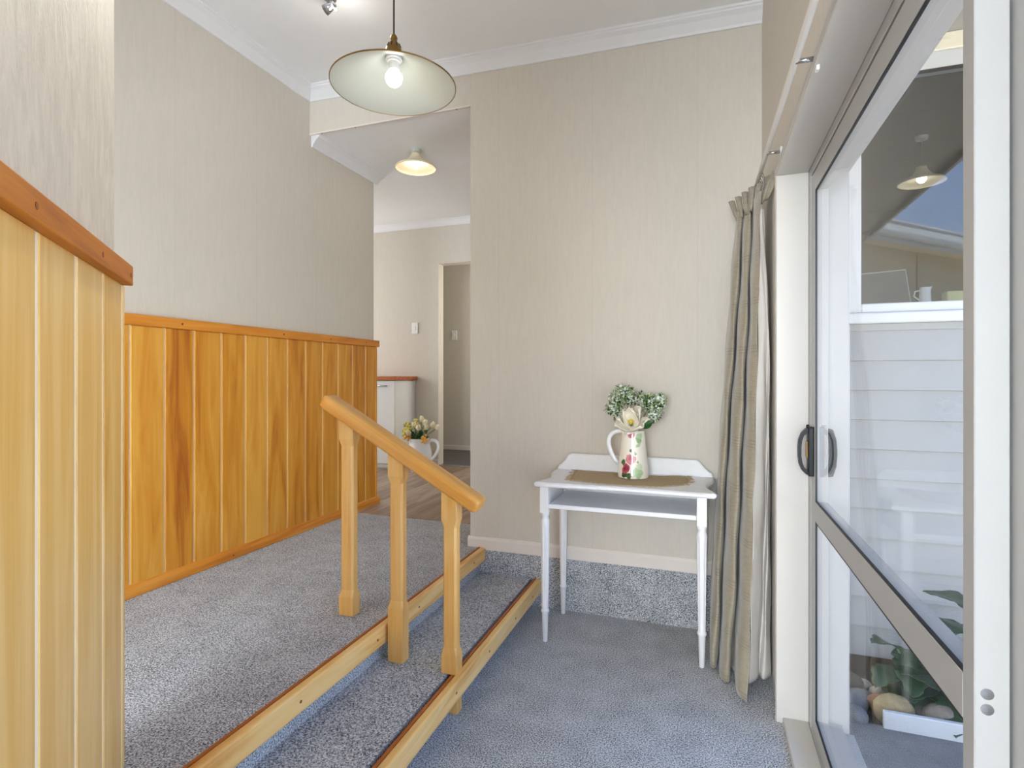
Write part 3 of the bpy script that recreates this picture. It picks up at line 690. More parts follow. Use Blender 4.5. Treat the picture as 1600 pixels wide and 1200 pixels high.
mb = MB().add([(0, 0.0, 3.42), (8, 0.0, 3.42), (8, -3.0, 4.9), (0, -3.0, 4.9), (0, 0.0, 3.38), (8, 0.0, 3.38), (8, -3.0, 4.86), (0, -3.0, 4.86)], [(0, 1, 2, 3), (4, 7, 6, 5), (0, 4, 5, 1), (2, 6, 7, 3), (1, 5, 6, 2), (0, 3, 7, 4)])
obj('roof', mb, M['rooftile'], wg, local=True)
# room behind the outside window
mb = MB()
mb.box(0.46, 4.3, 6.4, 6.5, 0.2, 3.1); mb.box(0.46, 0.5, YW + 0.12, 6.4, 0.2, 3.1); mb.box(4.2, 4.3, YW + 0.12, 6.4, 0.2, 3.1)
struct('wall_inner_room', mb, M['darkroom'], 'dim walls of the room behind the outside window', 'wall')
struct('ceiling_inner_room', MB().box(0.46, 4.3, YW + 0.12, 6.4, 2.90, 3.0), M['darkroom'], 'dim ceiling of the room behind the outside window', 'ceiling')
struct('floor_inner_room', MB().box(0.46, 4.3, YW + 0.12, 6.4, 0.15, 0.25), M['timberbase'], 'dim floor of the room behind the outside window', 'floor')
# deep inner sill with the things on it
struct('trim_12', MB().box(0.72, 2.6, YW + 0.05, YW + 0.36, 1.60, 1.642, 0.004), M['trimext'], 'white inner sill of the outside window', 'sill')
pf = thing('framed_panel', (0.90, 3.56, 1.642), 'dark slate panel with a pale rim leaning behind the outside window', 'panel')
obj('panel', MB().add([(0.74, 3.55, 1.642), (1.048, 3.55, 1.642), (1.032, 3.58, 1.838), (0.74, 3.58, 1.822), (0.74, 3.565, 1.642), (1.048, 3.565, 1.642), (1.032, 3.595, 1.838), (0.74, 3.595, 1.822)],
    [(0, 1, 2, 3), (4, 7, 6, 5), (0, 4, 5, 1), (2, 6, 7, 3), (1, 5, 6, 2), (0, 3, 7, 4)]), M['screen'], pf)
obj('rim', MB().tube([(1.05, 3.555, 1.645), (1.034, 3.586, 1.841), (0.74, 3.586, 1.825)], 0.004, 6), M['trimext'], pf)
def jug(name, c, h, rb, rt, label, mat, cat='jug', handle=(1, 0), hw=0.07, spout=True, belly=0.0):
    t = thing(name, c, label, cat)
    prof = [(0.0, 0.0), (rb * 0.97, 0.0), (rb, h * 0.03)]
    for k in range(1, 13):
        u = k / 12; prof.append((rb + (rt - rb) * u + belly * math.sin(math.pi * min(1, u * 1.15)), h * u))
    prof += [(rt - 0.004, h), (rt - 0.006, h * 0.93), (rb * 0.8, h * 0.08), (0, h * 0.06)]
    mb = MB().lathe(prof, 40)
    if spout:
        d = Vector((-handle[0], -handle[1])); vs = []
        for v in mb.v:
            rr = math.hypot(v[0], v[1]); u = max(0, (v[2] / h - 0.72) / 0.28)
            if rr > 1e-5 and u > 0:
                cs = max(0, (v[0] * d.x + v[1] * d.y) / rr) ** 5
                v = (v[0] + d.x * cs * u * u * rt * 0.45, v[1] + d.y * cs * u * u * rt * 0.45, v[2] + cs * u * u * h * 0.07)
            vs.append(v)
        mb.v = vs
    obj('body', mb, mat, t, True, local=True, angle=50)
    return t
t = jug('jug', (1.098, 3.50, 1.642), 0.085, 0.028, 0.024, 'small white jug on the sill behind the outside window', M['porcelain'], handle=(-1, 0))
obj('handle', MB().tube([(-0.022, 0, 0.07), (-0.045, 0, 0.065), (-0.05, 0, 0.04), (-0.026, 0, 0.018)], 0.004, 8), M['porcelain'], t, True, local=True)
tag(obj('card_box', MB().box(1.19, 1.40, 3.48, 3.56, 1.642, 1.70, 0.004), M['yellowbox'], origin=(1.3, 3.52, 1.642)), 'pale yellow box on the sill behind the outside window', 'box')

# garden stones and plants
rnd = random.Random(11)
spots = [(0.80, 2.93, .085, .055, .075, 0), (0.985, 2.93, .085, .06, .07, 1), (0.66, 2.98, .055, .05, .05, 2), (0.70, 3.07, .075, .05, .035, 2), (0.77, 3.03, .06, .05, .04, 3), (0.90, 2.965, .07, .05, .05, 5), (0.64, 2.88, .05, .045, .045, 2),
         (0.68, 3.17, .06, .05, .05, 5), (0.80, 3.13, .05, .04, .035, 4), (0.745, 3.2, .04, .035, .03, 4), (0.62, 3.08, .05, .05, .045, 3), (1.14, 2.95, .08, .06, .06, 0), (1.27, 2.94, .07, .06, .06, 4), (0.86, 3.06, .05, .05, .05, 3)]
names = {0: 'tan', 1: 'smooth grey-brown', 2: 'slate grey', 3: 'rust brown', 4: 'pale', 5: 'dark brown'}
where = ['in front behind the white edging', 'right of the tan one behind the edging', 'at the left end of the bed', 'flat at the left under the boards', 'lying behind the tan one', 'between the two big round ones', 'nearest the door frame', 'against the wall base at left', 'small beside the plant', 'smallest by the wall base', 'low at the far left', 'further right along the edging', 'last along the edging', 'half hidden behind the tan one']
for i, (x, y, a, b_, c_, m_) in enumerate(spots):
    mb = MB().sphere((0, 0, 0), (a, b_, c_), 16, 10, 0.025, rnd)
    o = obj('river_stone', mb, STONES[m_], None, True, local=True)
    o.location = (x, y, -0.325 + c_ * 0.8); o.rotation_euler = (0, 0, rnd.uniform(-0.4, 0.4))
    tag(o, '%s river stone %s' % (names[m_], where[i]), 'stone', 'river stones in the garden bed')
def big_leaf(L_, W_, lobes=6, droop=0.4):
    P = []
    n = 18
    for i in range(n + 1):
        u = i / n
        wv_ = W_ * (math.sin(math.pi * min(1, u * 0.93 + 0.07)) ** 0.7) * (1 - 0.35 * u)
        notch = 1 - 0.32 * max(0, math.sin(u * math.pi * lobes * 1.0)) ** 4 * (0.2 < u < 0.95)
        z = -droop * L_ * u * u
        row = []
        for v in (-1, -0.55, 0, 0.55, 1):
            ww = wv_ * (notch if abs(v) == 1 else 1) * v
            row.append((ww, L_ * u, z + abs(v) * 0.10 * W_ - 0.06 * W_ * abs(v) ** 2 * math.sin(u * 9)))
        P.append(row)
    return MB().grid(P)
def plant(loc, leaves, label):
    rp = random.Random(len(label))
    leaves = leaves + [(rp.uniform(-.12, .12), rp.uniform(-.12, .05), rp.uniform(.04, max(l_[2] for l_ in leaves) * .8), rp.uniform(130, 230), rp.uniform(-25, 35), rp.uniform(.13, .2), rp.uniform(.07, .11)) for _ in range(10)]
    t = thing('leafy_plant', loc, label, 'plant', 'broad-leaved plants in the garden bed')
    for (dx, dy, h, az, tilt, L_, W_) in leaves:
        obj('stalk', MB().tube([(0, 0, 0), (dx * 0.3, dy * 0.3, h * 0.6), (dx, dy, h)], 0.006, 6), M['stem'], t, True, local=True)
        o = obj('leaf', big_leaf(L_, W_), M['leafdk'], t, True, local=True)
        md = o.modifiers.new('thick', 'SOLIDIFY'); md.thickness = 0.0015
        o.location = (dx, dy, h); o.rotation_euler = Euler((R(tilt), 0, R(az)), 'XYZ')
    return t
plant((0.93, 3.12, -0.33), [(-.03, -.05, .18, 200, 30, .20, .085), (-.06, 0, .27, 130, 40, .18, .08), (.05, -.05, .22, 240, 20, .20, .09), (0, -.08, .12, 180, -10, .18, .08), (-.08, -.06, .10, 150, -20, .15, .07), (.10, -.08, .14, 210, 0, .2, .08), (.0, .02, .33, 160, 50, .2, .09), (-.05, -.09, .06, 170, -25, .13, .07), (.05, -.1, .05, 200, -25, .13, .07)], 'dark green broad-leaved plant in the middle of the garden bed')
plant((1.16, 3.10, -0.33), [(-.06, -.05, .45, 140, 20, .22, .10), (.0, -.05, .54, 190, 15, .22, .11), (.05, -.05, .40, 220, 20, .24, .11), (-.1, -.06, .33, 150, 10, .2, .10), (-.02, -.1, .25, 180, 0, .22, .1), (.08, -.08, .22, 210, 0, .22, .1), (-.10, -.1, .16, 160, -10, .2, .09), (.02, .0, .50, 60, 30, .2, .1), (.14, -.02, .5, 250, 20, .2, .1)], 'taller dark green broad-leaved plant against the weatherboards')
# ================================================================== THINGS
# ---------------------------------------------------------------- handrail
hr = thing('stair_handrail', (-1.1, 1.87, ZTREAD), 'golden wooden handrail on three posts beside the carpeted steps', 'handrail')
RX0, RZ0, RX1, RZ1 = -1.452, 1.178, -0.770, 0.796
ang = math.atan2(RZ1 - RZ0, RX1 - RX0); LR = math.hypot(RX1 - RX0, RZ1 - RZ0)
# rail: rounded section swept along local x, top ridge on the line (RX0,RZ0)-(RX1,RZ1)
sec = []
for (cy, cz, a0) in ((0.028, -0.014, 0), (-0.028, -0.014, 90), (-0.030, -0.044, 180), (0.030, -0.044, 270)):
    rr = 0.012
    for k in range(5):
        a = R(a0 + 22.5 * k); sec.append((cy + rr * math.cos(a) + 0, cz + rr * math.sin(a)))
mb = MB(); ns_ = len(sec); xs = [0.0, 0.004, 0.012, 0.03, LR - 0.03, LR - 0.012, LR - 0.004, LR]; ks = [0.72, 0.88, 0.97, 1, 1, 0.97, 0.88, 0.72]
vs = [(x, s_[0] * k, -0.029 + (s_[1] + 0.029) * k) for x, k in zip(xs, ks) for s_ in sec]
fs = [tuple(range(ns_))[::-1], tuple((len(xs) - 1) * ns_ + i for i in range(ns_))]
for j in range(len(xs) - 1):
    for i in range(ns_): fs.append((j * ns_ + i, j * ns_ + (i + 1) % ns_, (j + 1) * ns_ + (i + 1) % ns_, (j + 1) * ns_ + i))
o = obj('rail', mb.add(vs, fs), M['rail'], hr, True, local=True, angle=35)
o.location = Vector((RX0, 1.872, RZ0 + 0.004)) - hr.location; o.rotation_euler = (0, -ang, 0)
def post(xa, xb, ya, yb, z0, zc, zlo, zhi):
    """square post with chamfered edges between zlo and zhi, top cut on the rail slope"""
    hx, hy = (xb - xa) / 2, (yb - ya) / 2; cx, cy = (xa + xb) / 2, (ya + yb) / 2; ch = 0.008
    def oct_(c, z, sl=0.0, inset=0.0):
        a, b_ = hx - inset, hy - inset
        p = [(a, -b_ + c), (a, b_ - c), (a - c, b_), (-a + c, b_), (-a, b_ - c), (-a, -b_ + c), (-a + c, -b_), (a - c, -b_)]
        return [(cx + x, cy + y, z + sl * x) for x, y in p]
    sl = math.tan(ang)
    rows = [oct_(0.0012, z0), oct_(0.0012, zlo - 0.014), oct_(ch, zlo + 0.014, 0, 0.004), oct_(ch, zhi - 0.014, 0, 0.004), oct_(0.0012, zhi + 0.014), oct_(0.0012, zc, sl)]
    vs = [v for r_ in rows for v in r_]; fs = [tuple(range(8))[::-1], tuple(40 + i for i in range(8))]
    for j in range(5):
        for i in range(8): fs.append((j * 8 + i, j * 8 + (i + 1) % 8, (j + 1) * 8 + (i + 1) % 8, (j + 1) * 8 + i))
    obj('post', MB().add(vs, fs), M['post'], hr, origin=(cx, cy, z0))
def zr(x): return RZ0 + (x - RX0) * math.tan(ang) - 0.062
post(-1.405, -1.338, 1.868, 1.918, ZLAND, zr(-1.372), 0.375, 0.985)
post(-1.164, -1.098, 1.848, 1.896, ZTREAD, zr(-1.131), 0.372, 0.852)
post(-0.931, -0.868, 1.842, 1.892, ZTREAD, zr(-0.90), 0.232, 0.705)
obj('post_foot', MB().box(-0.902, -0.869, 1.850, 1.892, 0.0, 0.080, 0.002), M['post'], hr)

# ---------------------------------------------------------------- white side table
tb = thing('side_table', (-0.37, 2.67, 0.0), 'white painted side table with turned legs and scalloped top', 'table')
def topout(inset=0.0):
    L_ = []; i_ = inset
    side = [(0.0, 2.462), (-0.004, 2.472), (0.004, 2.50), (0.022, 2.545), (0.034, 2.60), (0.030, 2.66), (0.016, 2.70), (0.004, 2.74), (0.001, 2.80), (0.004, 2.872)]
    left = [(-0.760 + a + i_, y) for a, y in side]; right = [(0.038 - a - i_, y) for a, y in side]
    front = [(-0.70, 2.452), (-0.60, 2.455), (-0.50, 2.462), (-0.36, 2.466), (-0.22, 2.462), (-0.12, 2.455), (-0.02, 2.452)]
    out = [(x, y + i_) for x, y in front] + [(x, max(y, 2.452 + i_)) for x, y in right] + [(x, max(y, 2.452 + i_)) for x, y in left[::-1]]
    return out
o0, o1 = topout(0.008), topout(0.0); n = len(o0)
rows = [(o0, 0.738), (o1, 0.744), (o1, 0.754), (o0, 0.760)]
vs = [(x, y, z) for o_, z in rows for x, y in o_]; fs = [tuple(range(n))[::-1], tuple(3 * n + i for i in range(n))]
for j in range(3):
    for i in range(n): fs.append((j * n + i, j * n + (i + 1) % n, (j + 1) * n + (i + 1) % n, (j + 1) * n + i))
obj('table_top', MB().add(vs, fs), M['tablewhite'], tb)
gp = [(-0.750, 0.760), (-0.748, 0.774), (-0.738, 0.782), (-0.728, 0.786), (-0.716, 0.798), (-0.700, 0.818), (-0.690, 0.836), (-0.674, 0.843), (-0.05, 0.840), (-0.034, 0.832), (-0.022, 0.816), (-0.004, 0.797), (0.010, 0.784), (0.022, 0.780), (0.027, 0.770), (0.028, 0.760)]
gl_ = obj('gallery_board', MB().prism(gp, 'y', 2.858, 2.874), M['tablewhite'], tb)
obj('gallery_bead', MB().tube([(x, 2.859, z - 0.001) for x, z in gp[1:-1]], 0.004, 6), M['tablewhite'], gl_, True)
prof = [(0.0, 0.0), (0.010, 0.0), (0.0115, 0.002), (0.0155, 0.135), (0.0195, 0.140), (0.0195, 0.149), (0.0160, 0.153), (0.0215, 0.53), (0.0225, 0.556), (0.0215, 0.572), (0.0165, 0.585), (0.0165, 0.590), (0.0215, 0.604), (0.020, 0.612), (0.0, 0.612)]
fine = []
for (r0, z0), (r1, z1) in zip(prof[:-1], prof[1:]):
    k = 8 if z1 - z0 > 0.2 else 1
    for i in range(k): fine.append((r0 + (r1 - r0) * i / k, z0 + (z1 - z0) * i / k))
fine.append(prof[-1])
src = None
for (x, y) in ((-0.721, 2.510), (-0.019, 2.510), (-0.715, 2.836), (-0.019, 2.836)):
    mb = MB().lathe(fine, 40, (0, 0, 0), flute=(0.17, 0.54, 8, 0.16))
    mb.box(-0.021, 0.021, -0.021, 0.021, 0.608, 0.738, 0.002)
    if src is None: src = obj('leg', mb, M['tablewhite'], tb, True, local=True, angle=40); o = src
    else: o = inst(src, tb, (0, 0, 0))
    o.location = (x + 0.37, y - 2.67, 0)
obj('shelf', MB().box(-0.700, -0.040, 2.494, 2.850, 0.632, 0.653, 0.003), M['tablewhite'], tb)
for x in (-0.713, -0.025): obj('side_apron', MB().box(x - 0.006, x + 0.006, 2.531, 2.815, 0.614, 0.738, 0.002), M['tablewhite'], tb)
obj('back_apron', MB().box(-0.694, -0.040, 2.842, 2.852, 0.614, 0.738, 0.002), M['tablewhite'], tb)

# ---------------------------------------------------------------- burlap runner
P = []
rnd = random.Random(5)
nu, nv = 46, 14
for i in range(nu + 1):
    u = i / nu; row = []
    for j in range(nv + 1):
        v = j / nv
        x = -0.612 + 0.515 * u + 0.045 * v * (1 - u) * -0.7 + 0.02 * math.sin(v * 3) * u
        yf = 2.545 - 0.045 * math.sin(math.pi * min(1, u * 1.05)) * 0.9 + (0.05 * max(0, u - 0.82) / 0.18)
        yb = 2.822 + 0.012 * math.sin(u * 7) - 0.012 * u
        y = yf + (yb - yf) * v
        z = 0.7625 + 0.004 * max(0, math.sin(u * 13 + v * 2)) * (0.3 + 0.7 * v) * (0 if 0.35 < u < 0.75 else 1)
        row.append((x, y, z))
    P.append(row)
rn = thing('burlap_runner', (-0.36, 2.68, 0.7605), 'frayed brown burlap runner laid on the white table', 'table runner')
o = obj('cloth', MB().grid(P), M['burlap'], rn, True); md = o.modifiers.new('thick', 'SOLIDIFY'); md.thickness = 0.002; md.offset = 1
mb = MB()
for k in range(70):
    j = rnd.random() * nv; j0 = int(j); side = k % 2
    p = Vector(P[0 if side == 0 else nu][j0]); d = -1 if side == 0 else 1
    p.y += (j - j0) * 0.018
    mb.tube([p + Vector((0, 0, .001)), p + Vector((d * rnd.uniform(.012, .026), rnd.uniform(-.006, .006), 0.0))], 0.0011, 4)
fr_ = obj('fringe', mb, M['burlap'], rn); fr_['kind'] = 'stuff'

# ---------------------------------------------------------------- rose jug
JX, JY, JZ, JH = -0.337, 2.722, 0.7655, 0.226
t = jug('floral_jug', (JX, JY, JZ), JH, 0.075, 0.054, 'tall cream jug printed with pink roses on the burlap runner', M['rosejug'], handle=(-1, -0.1), spout=False)
hp = []
for k in range(13):
    u = k / 12
    hp.append((-0.052 - 0.066 * math.sin(math.pi * min(1, u * 1.0)) ** 0.8 * (1 - 0.25 * u) - 0.018 * u, -0.006, 0.222 - 0.012 * u + 0.018 * math.sin(math.pi * u) * (1 - u) - 0.150 * u ** 1.35))
obj('handle', MB().tube(hp, (0.0065, 0.011), 12), M['porcelain'], t, True, local=True)

# ---------------------------------------------------------------- bouquet in the jug
rnd = random.Random(21)
def petal_mesh(L_, W_, cup):
    P = []
    for i in range(9):
        u = i / 8; row = []
        wv_ = W_ * (math.sin(math.pi * (0.10 + 0.86 * u)) ** 0.75)
        for j in range(7):
            v = j / 3 - 1
            row.append((wv_ * v, L_ * u * (1 - 0.06 * v * v), cup * L_ * (u * u * 0.9) + 0.30 * W_ * v * v * (0.4 + u)))
        P.append(row)
    return MB().grid(P)
mg = thing('magnolia_flower', (-0.336, 2.646, 1.024), 'large open ivory magnolia bloom at the mouth of the floral jug', 'flower')
base = Matrix.Rotation(R(48), 4, 'X')      # flower axis (local z) leans towards the viewer
pl = []
for k, (az, tilt, L_, W_) in enumerate([(95, 66, .104, .042), (165, 56, .100, .038), (22, 46, .112, .046), (-42, 18, .098, .042), (-100, 4, .088, .044), (208, 36, .096, .034), (58, 62, .098, .038), (-150, 8, .080, .038), (-8, 18, .098, .030)]):
    mb = petal_mesh(L_, W_, 0.34)
    mb.xf(base @ Matrix.Rotation(R(az - 90), 4, 'Z') @ Matrix.Translation((0, 0.006, 0)) @ Matrix.Rotation(R(tilt), 4, 'X'))
    o = obj('petal', mb, M['petal'], mg, True, local=True); md = o.modifiers.new('thick', 'SOLIDIFY'); md.thickness = 0.0016
mb = MB().sphere((0, 0, 0.022), (0.009, 0.009, 0.018), 12, 8)
for k in range(14):
    a = k * 2.4; mb.tube([(0.005 * math.cos(a), 0.005 * math.sin(a), 0.01), (0.013 * math.cos(a), 0.013 * math.sin(a), 0.026)], 0.0016, 5)
obj('pistil', mb.xf(base), M['pistil'], mg, True, local=True)
obj('stem', MB().tube([(0, 0, -0.004), (0.0, 0.03, -0.03), (0.0, 0.065, -0.10), (0.0, 0.07, -0.2)], 0.004, 6), M['stem'], mg, True, local=True)
for (x, z, az, L_) in ((0.052, -0.012, -60, .055),):
    mb = petal_mesh(L_, 0.020, 0.1).xf(Matrix.Translation((x, -0.01, z)) @ Matrix.Rotation(R(55), 4, 'X') @ Matrix.Rotation(R(az), 4, 'Z'))
    o = obj('leaf', mb, M['leaf'], mg, True, local=True); md = o.modifiers.new('thick', 'SOLIDIFY'); md.thickness = 0.0012
def spray(centres, label, count, root=(JX, JY, 1.0)):
    t = thing('blossom_spray', root, label, 'flower spray', 'blossom sprays in the floral jug')
    mbs, mbg, mbl, mbb = MB(), MB(), MB(), MB()
    for (c, r_) in centres:
        c = Vector(c)
        mbs.tube([Vector(root) + Vector((0, 0, -.03)), Vector(root).lerp(c, .5) + Vector((0, 0, .01)), c], 0.0018, 5)
        for k in range(count):
            d = Vector((rnd.gauss(0, 1), rnd.gauss(0, 1), rnd.gauss(0, 1))).normalized(); p = c + d * r_ * rnd.uniform(0.55, 1.05)
            mbs.tube([c + d * r_ * 0.2, p], 0.0007, 3, False)
            s_ = rnd.uniform(0.0040, 0.0070)
            if rnd.random() < 0.62:
                # small four-petalled blossom
                q = d.to_track_quat('Z', 'Y').to_matrix().to_4x4()
                for m_ in range(4):
                    a = m_ * math.pi / 2 + rnd.random(); w_ = s_ * 0.8
                    e1 = Vector((math.cos(a), math.sin(a), 0.15)) * s_ * 1.3; e2 = Vector((-math.sin(a), math.cos(a), 0)) * w_ * 0.62
                    mbb.add([p + (q @ v) for v in (Vector((0, 0, 0)), e1 * 0.6 + e2, e1, e1 * 0.6 - e2)], [(0, 1, 2, 3)])
            else: mbg.sphere(p, s_ * 0.75, 6, 4)
        for k in range(int(count * 0.30)):
            d = Vector((rnd.gauss(0, 1), rnd.gauss(0, 1), rnd.gauss(-0.35, 0.9))).normalized(); p = c + d * r_ * rnd.uniform(0.2, 0.85)
            q = d.to_track_quat('Y', 'Z').to_matrix().to_4x4(); L_ = rnd.uniform(0.014, 0.024)
            mbl.add([p + (q @ v) for v in (Vector((0, 0, 0)), Vector((L_ * .28, L_ * .5, .002)), Vector((0, L_, 0)), Vector((-L_ * .28, L_ * .5, .002)))], [(0, 1, 2, 3)])
    obj('stems', mbs, M['stem'], t)['kind'] = 'stuff'; obj('buds', mbg, M['budgreen'], t, True)['kind'] = 'stuff'
    obj('leaves', mbl, M['leaf'], t)['kind'] = 'stuff'; obj('blossoms', mbb, M['blossom'], t)['kind'] = 'stuff'
spray([((-0.418, 2.74, 1.140), .046), ((-0.385, 2.70, 1.180), .040), ((-0.355, 2.74, 1.155), .046), ((-0.440, 2.72, 1.10), .034), ((-0.405, 2.72, 1.065), .034)], 'white-green blossom spray leaning left in the floral jug', 130)
spray([((-0.265, 2.72, 1.132), .046), ((-0.225, 2.71, 1.115), .044), ((-0.210, 2.72, 1.145), .032), ((-0.235, 2.70, 1.070), .036), ((-0.300, 2.75, 1.14), .040)], 'white-green blossom spray leaning right in the floral jug', 130)

# ---------------------------------------------------------------- curtain
cu = thing('curtain', (0.16, 2.45, 0.0), 'taupe silk curtain with pale lining gathered beside the glass door', 'curtain')
def catmull(pts, n):
    out = []
    m_ = len(pts)
    for i in range(m_ - 1):
        p0, p1, p2, p3 = pts[max(i - 1, 0)], pts[i], pts[i + 1], pts[min(i + 2, m_ - 1)]
        for k in range(n):
            t_ = k / n
            out.append(tuple(0.5 * ((2 * b_) + (-a + c_) * t_ + (2 * a - 5 * b_ + 4 * c_ - d) * t_ ** 2 + (-a + 3 * b_ - 3 * c_ + d) * t_ ** 3) for a, b_, c_, d in zip(p0, p1, p2, p3)))
    out.append(tuple(pts[-1])); return out
def drape(name, levels, mat, n=9, mm=40, wr=0.004, seed=1):
    """levels: list of (z, [(x,y)...]) with equal point counts, from top to bottom"""
    rs = random.Random(seed)
    curves = [[(x, y, z) for x, y in catmull(pts, n)] for z, pts in [(z, p) for z, p in levels]]
    # levels carry z per point when given as a tuple list of 3
    k = len(curves[0]); cols = []
    for j in range(k):
        col = catmull([c_[j] for c_ in curves], max(2, mm // (len(curves) - 1))); cols.append(col)
    ph = [rs.uniform(0, 6.28) for _ in range(4)]
    P = [[(x + wr * math.sin(z * 17 + ph[0] + j * .3), y + wr * math.sin(z * 11 + ph[1] - j * .23), z) for (x, y, z) in col] for j, col in enumerate(cols)]
    o = obj(name, MB().grid(P), mat, cu, True); md = o.modifiers.new('thick', 'SOLIDIFY'); md.thickness = 0.002
    return o
ZT = 2.00
front = [
    (2.000, [(0.128, 2.740), (0.136, 2.680), (0.148, 2.660), (0.156, 2.700), (0.160, 2.700), (0.164, 2.610), (0.178, 2.580), (0.186, 2.620), (0.190, 2.620), (0.193, 2.520), (0.206, 2.425)]),
    (1.940, [(0.126, 2.740), (0.132, 2.680), (0.146, 2.650), (0.154, 2.710), (0.158, 2.700), (0.161, 2.600), (0.177, 2.570), (0.185, 2.630), (0.189, 2.620), (0.191, 2.500), (0.206, 2.420)]),
    (1.550, [(0.098, 2.760), (0.104, 2.660), (0.124, 2.630), (0.134, 2.740), (0.139, 2.720), (0.140, 2.560), (0.162, 2.520), (0.172, 2.640), (0.176, 2.620), (0.177, 2.450), (0.196, 2.400)]),
    (0.950, [(0.060, 2.800), (0.062, 2.620), (0.082, 2.590), (0.092, 2.720), (0.098, 2.700), (0.100, 2.520), (0.132, 2.460), (0.144, 2.620), (0.150, 2.600), (0.152, 2.400), (0.178, 2.345)]),
    (0.400, [(0.030, 2.800), (0.032, 2.600), (0.056, 2.560), (0.068, 2.700), (0.074, 2.680), (0.076, 2.480), (0.108, 2.420), (0.122, 2.580), (0.129, 2.560), (0.131, 2.360), (0.162, 2.300)]),
    (0.012, [(0.015, 2.800), (0.014, 2.530), (0.038, 2.500), (0.050, 2.620), (0.056, 2.600), (0.056, 2.430), (0.082, 2.400), (0.098, 2.520), (0.108, 2.500), (0.112, 2.330), (0.148, 2.275)]),
]
drape('front_cloth', front, M['curtain'], 8, 50, 0.003, 2)
lining = [
    (1.930, [(.206, 2.422), (.209, 2.426), (.212, 2.430), (.214, 2.436), (.217, 2.442)]),
    (1.700, [(.200, 2.405), (.209, 2.405), (.218, 2.412), (.224, 2.425), (.229, 2.45)]),
    (1.400, [(.193, 2.392), (.212, 2.386), (.226, 2.398), (.234, 2.395), (.240, 2.46)]),
    (0.950, [(.179, 2.348), (.208, 2.368), (.226, 2.410), (.230, 2.385), (.243, 2.46)]),
    (0.400, [(.163, 2.303), (.196, 2.355), (.212, 2.400), (.222, 2.365), (.244, 2.44)]),
    (0.060, [(.158, 2.320), (.186, 2.365), (.198, 2.400), (.212, 2.372), (.242, 2.42)]),
]
drape('lining', lining, M['lining'], 8, 50, 0.002, 5)
# pleated heading fan at the top
mb = MB()
for k in range(7):
    u = k / 6; x = 0.140 + 0.088 * u; y = 2.70 - 0.29 * u
    w_ = 0.016 + 0.010 * (k in (5, 6)); lean = (u - 0.55) * 0.06
    for sgn in (-1, 1):
        P = []
        for i in range(5):
            z = 1.955 + 0.105 * i / 4; row = []
            for j in range(4):
                v = j / 3
                row.append((x + lean * (i / 4) - 0.010 + v * w_ * (0.35 + 0.65 * i / 4) * 1.5, y - sgn * 0.014 * math.sin(math.pi * v) - lean * i / 4 - 0.018 * v, z - 0.006 * v * (i / 4)))
            P.append(row)
        mb.grid(P)
o = obj('pleat_heading', mb, M['curtain'], cu, True); md = o.modifiers.new('thick', 'SOLIDIFY'); md.thickness = 0.002
for k in range(5):
    y = 2.50 - 0.035 * k + 0.02
    obj('hook', MB().tube([(0.213, y, 2.00), (0.215, y, 2.035), (0.208, y, 2.052 + 0.006), (0.196, y, 2.052)], 0.0022, 5), M['chrome'], cu)
# rod
rd = thing('curtain_rod', (0.2, 1.6, 2.02), 'thin white curtain rod on short brackets above the door', 'curtain rod')
def zrod(y): return 1.990 + (y - 1.219) * 0.0576
obj('rod', MB().tube([(0.2, y, zrod(y)) for y in (-0.3, 0.4, 1.0, 1.6, 2.2, 2.56)], 0.0085, 12), M['rod'], rd, True)
for y in (0.30, 1.46, 2.13):
    z = zrod(y)
    obj('bracket', MB().tube([(0.2, y, z - 0.004), (0.243, y, z - 0.004)], (0.006, 0.006), 8), M['chrome'], rd, True)
    obj('wall_plate', MB().box(0.242, 0.250, y - 0.010, y + 0.010, z - 0.035, z + 0.012, 0.002), M['rod'], rd)

# ---------------------------------------------------------------- pendant lamp
PX, PY, PZ, PR = -0.962, 1.565, 2.198, 0.200
pd = thing('pendant_lamp', (PX, PY, PZ), 'white enamel disc pendant lamp with brass cap hanging over the steps', 'lamp')
ztop = zcei(PX) - PZ
obj('cord', MB().tube([(0, 0, 0.16), (0, 0, ztop)], 0.0028, 8), M['cord'], pd, True, local=True)
obj('ceiling_rose', MB().lathe([(0, ztop - 0.035), (0.03, ztop - 0.03), (0.045, ztop), (0, ztop)], 24), M['brass'], pd, True, local=True)
sh = []
for k in range(15):
    u = k / 14; sh.append((0.022 + (PR - 0.022) * u, 0.098 * (1 - u) ** 1.25))
outer = [(r_, z + 0.0025) for r_, z in sh]
obj('shade_inside', MB().lathe(sh, 64), M['enamel'], pd, True, local=True)
obj('shade_outside', MB().lathe(outer + [(PR + 0.001, 0.0)], 64), M['shadeout'], pd, True, local=True)
obj('rim', MB().lathe([(PR - 0.0005, -0.001), (PR + 0.0018, -0.001), (PR + 0.0018, 0.003), (PR - 0.0005, 0.003)], 64, closed=True), M['brass'], pd, True, local=True)
obj('cap', MB().lathe([(0.030, 0.094), (0.029, 0.102), (0.024, 0.122), (0.017, 0.138), (0.010, 0.146), (0.010, 0.152), (0.012, 0.156), (0.010, 0.163), (0.005, 0.170), (0, 0.170)], 28), M['brass'], pd, True, local=True)
for k in range(8):
    a = k * math.pi / 4 + .2
    obj('cap_slot', MB().tube([(0.0235 * math.cos(a), 0.0235 * math.sin(a), 0.124), (0.0178 * math.cos(a), 0.0178 * math.sin(a), 0.138)], 0.0016, 5), M['cord'], pd, local=True)
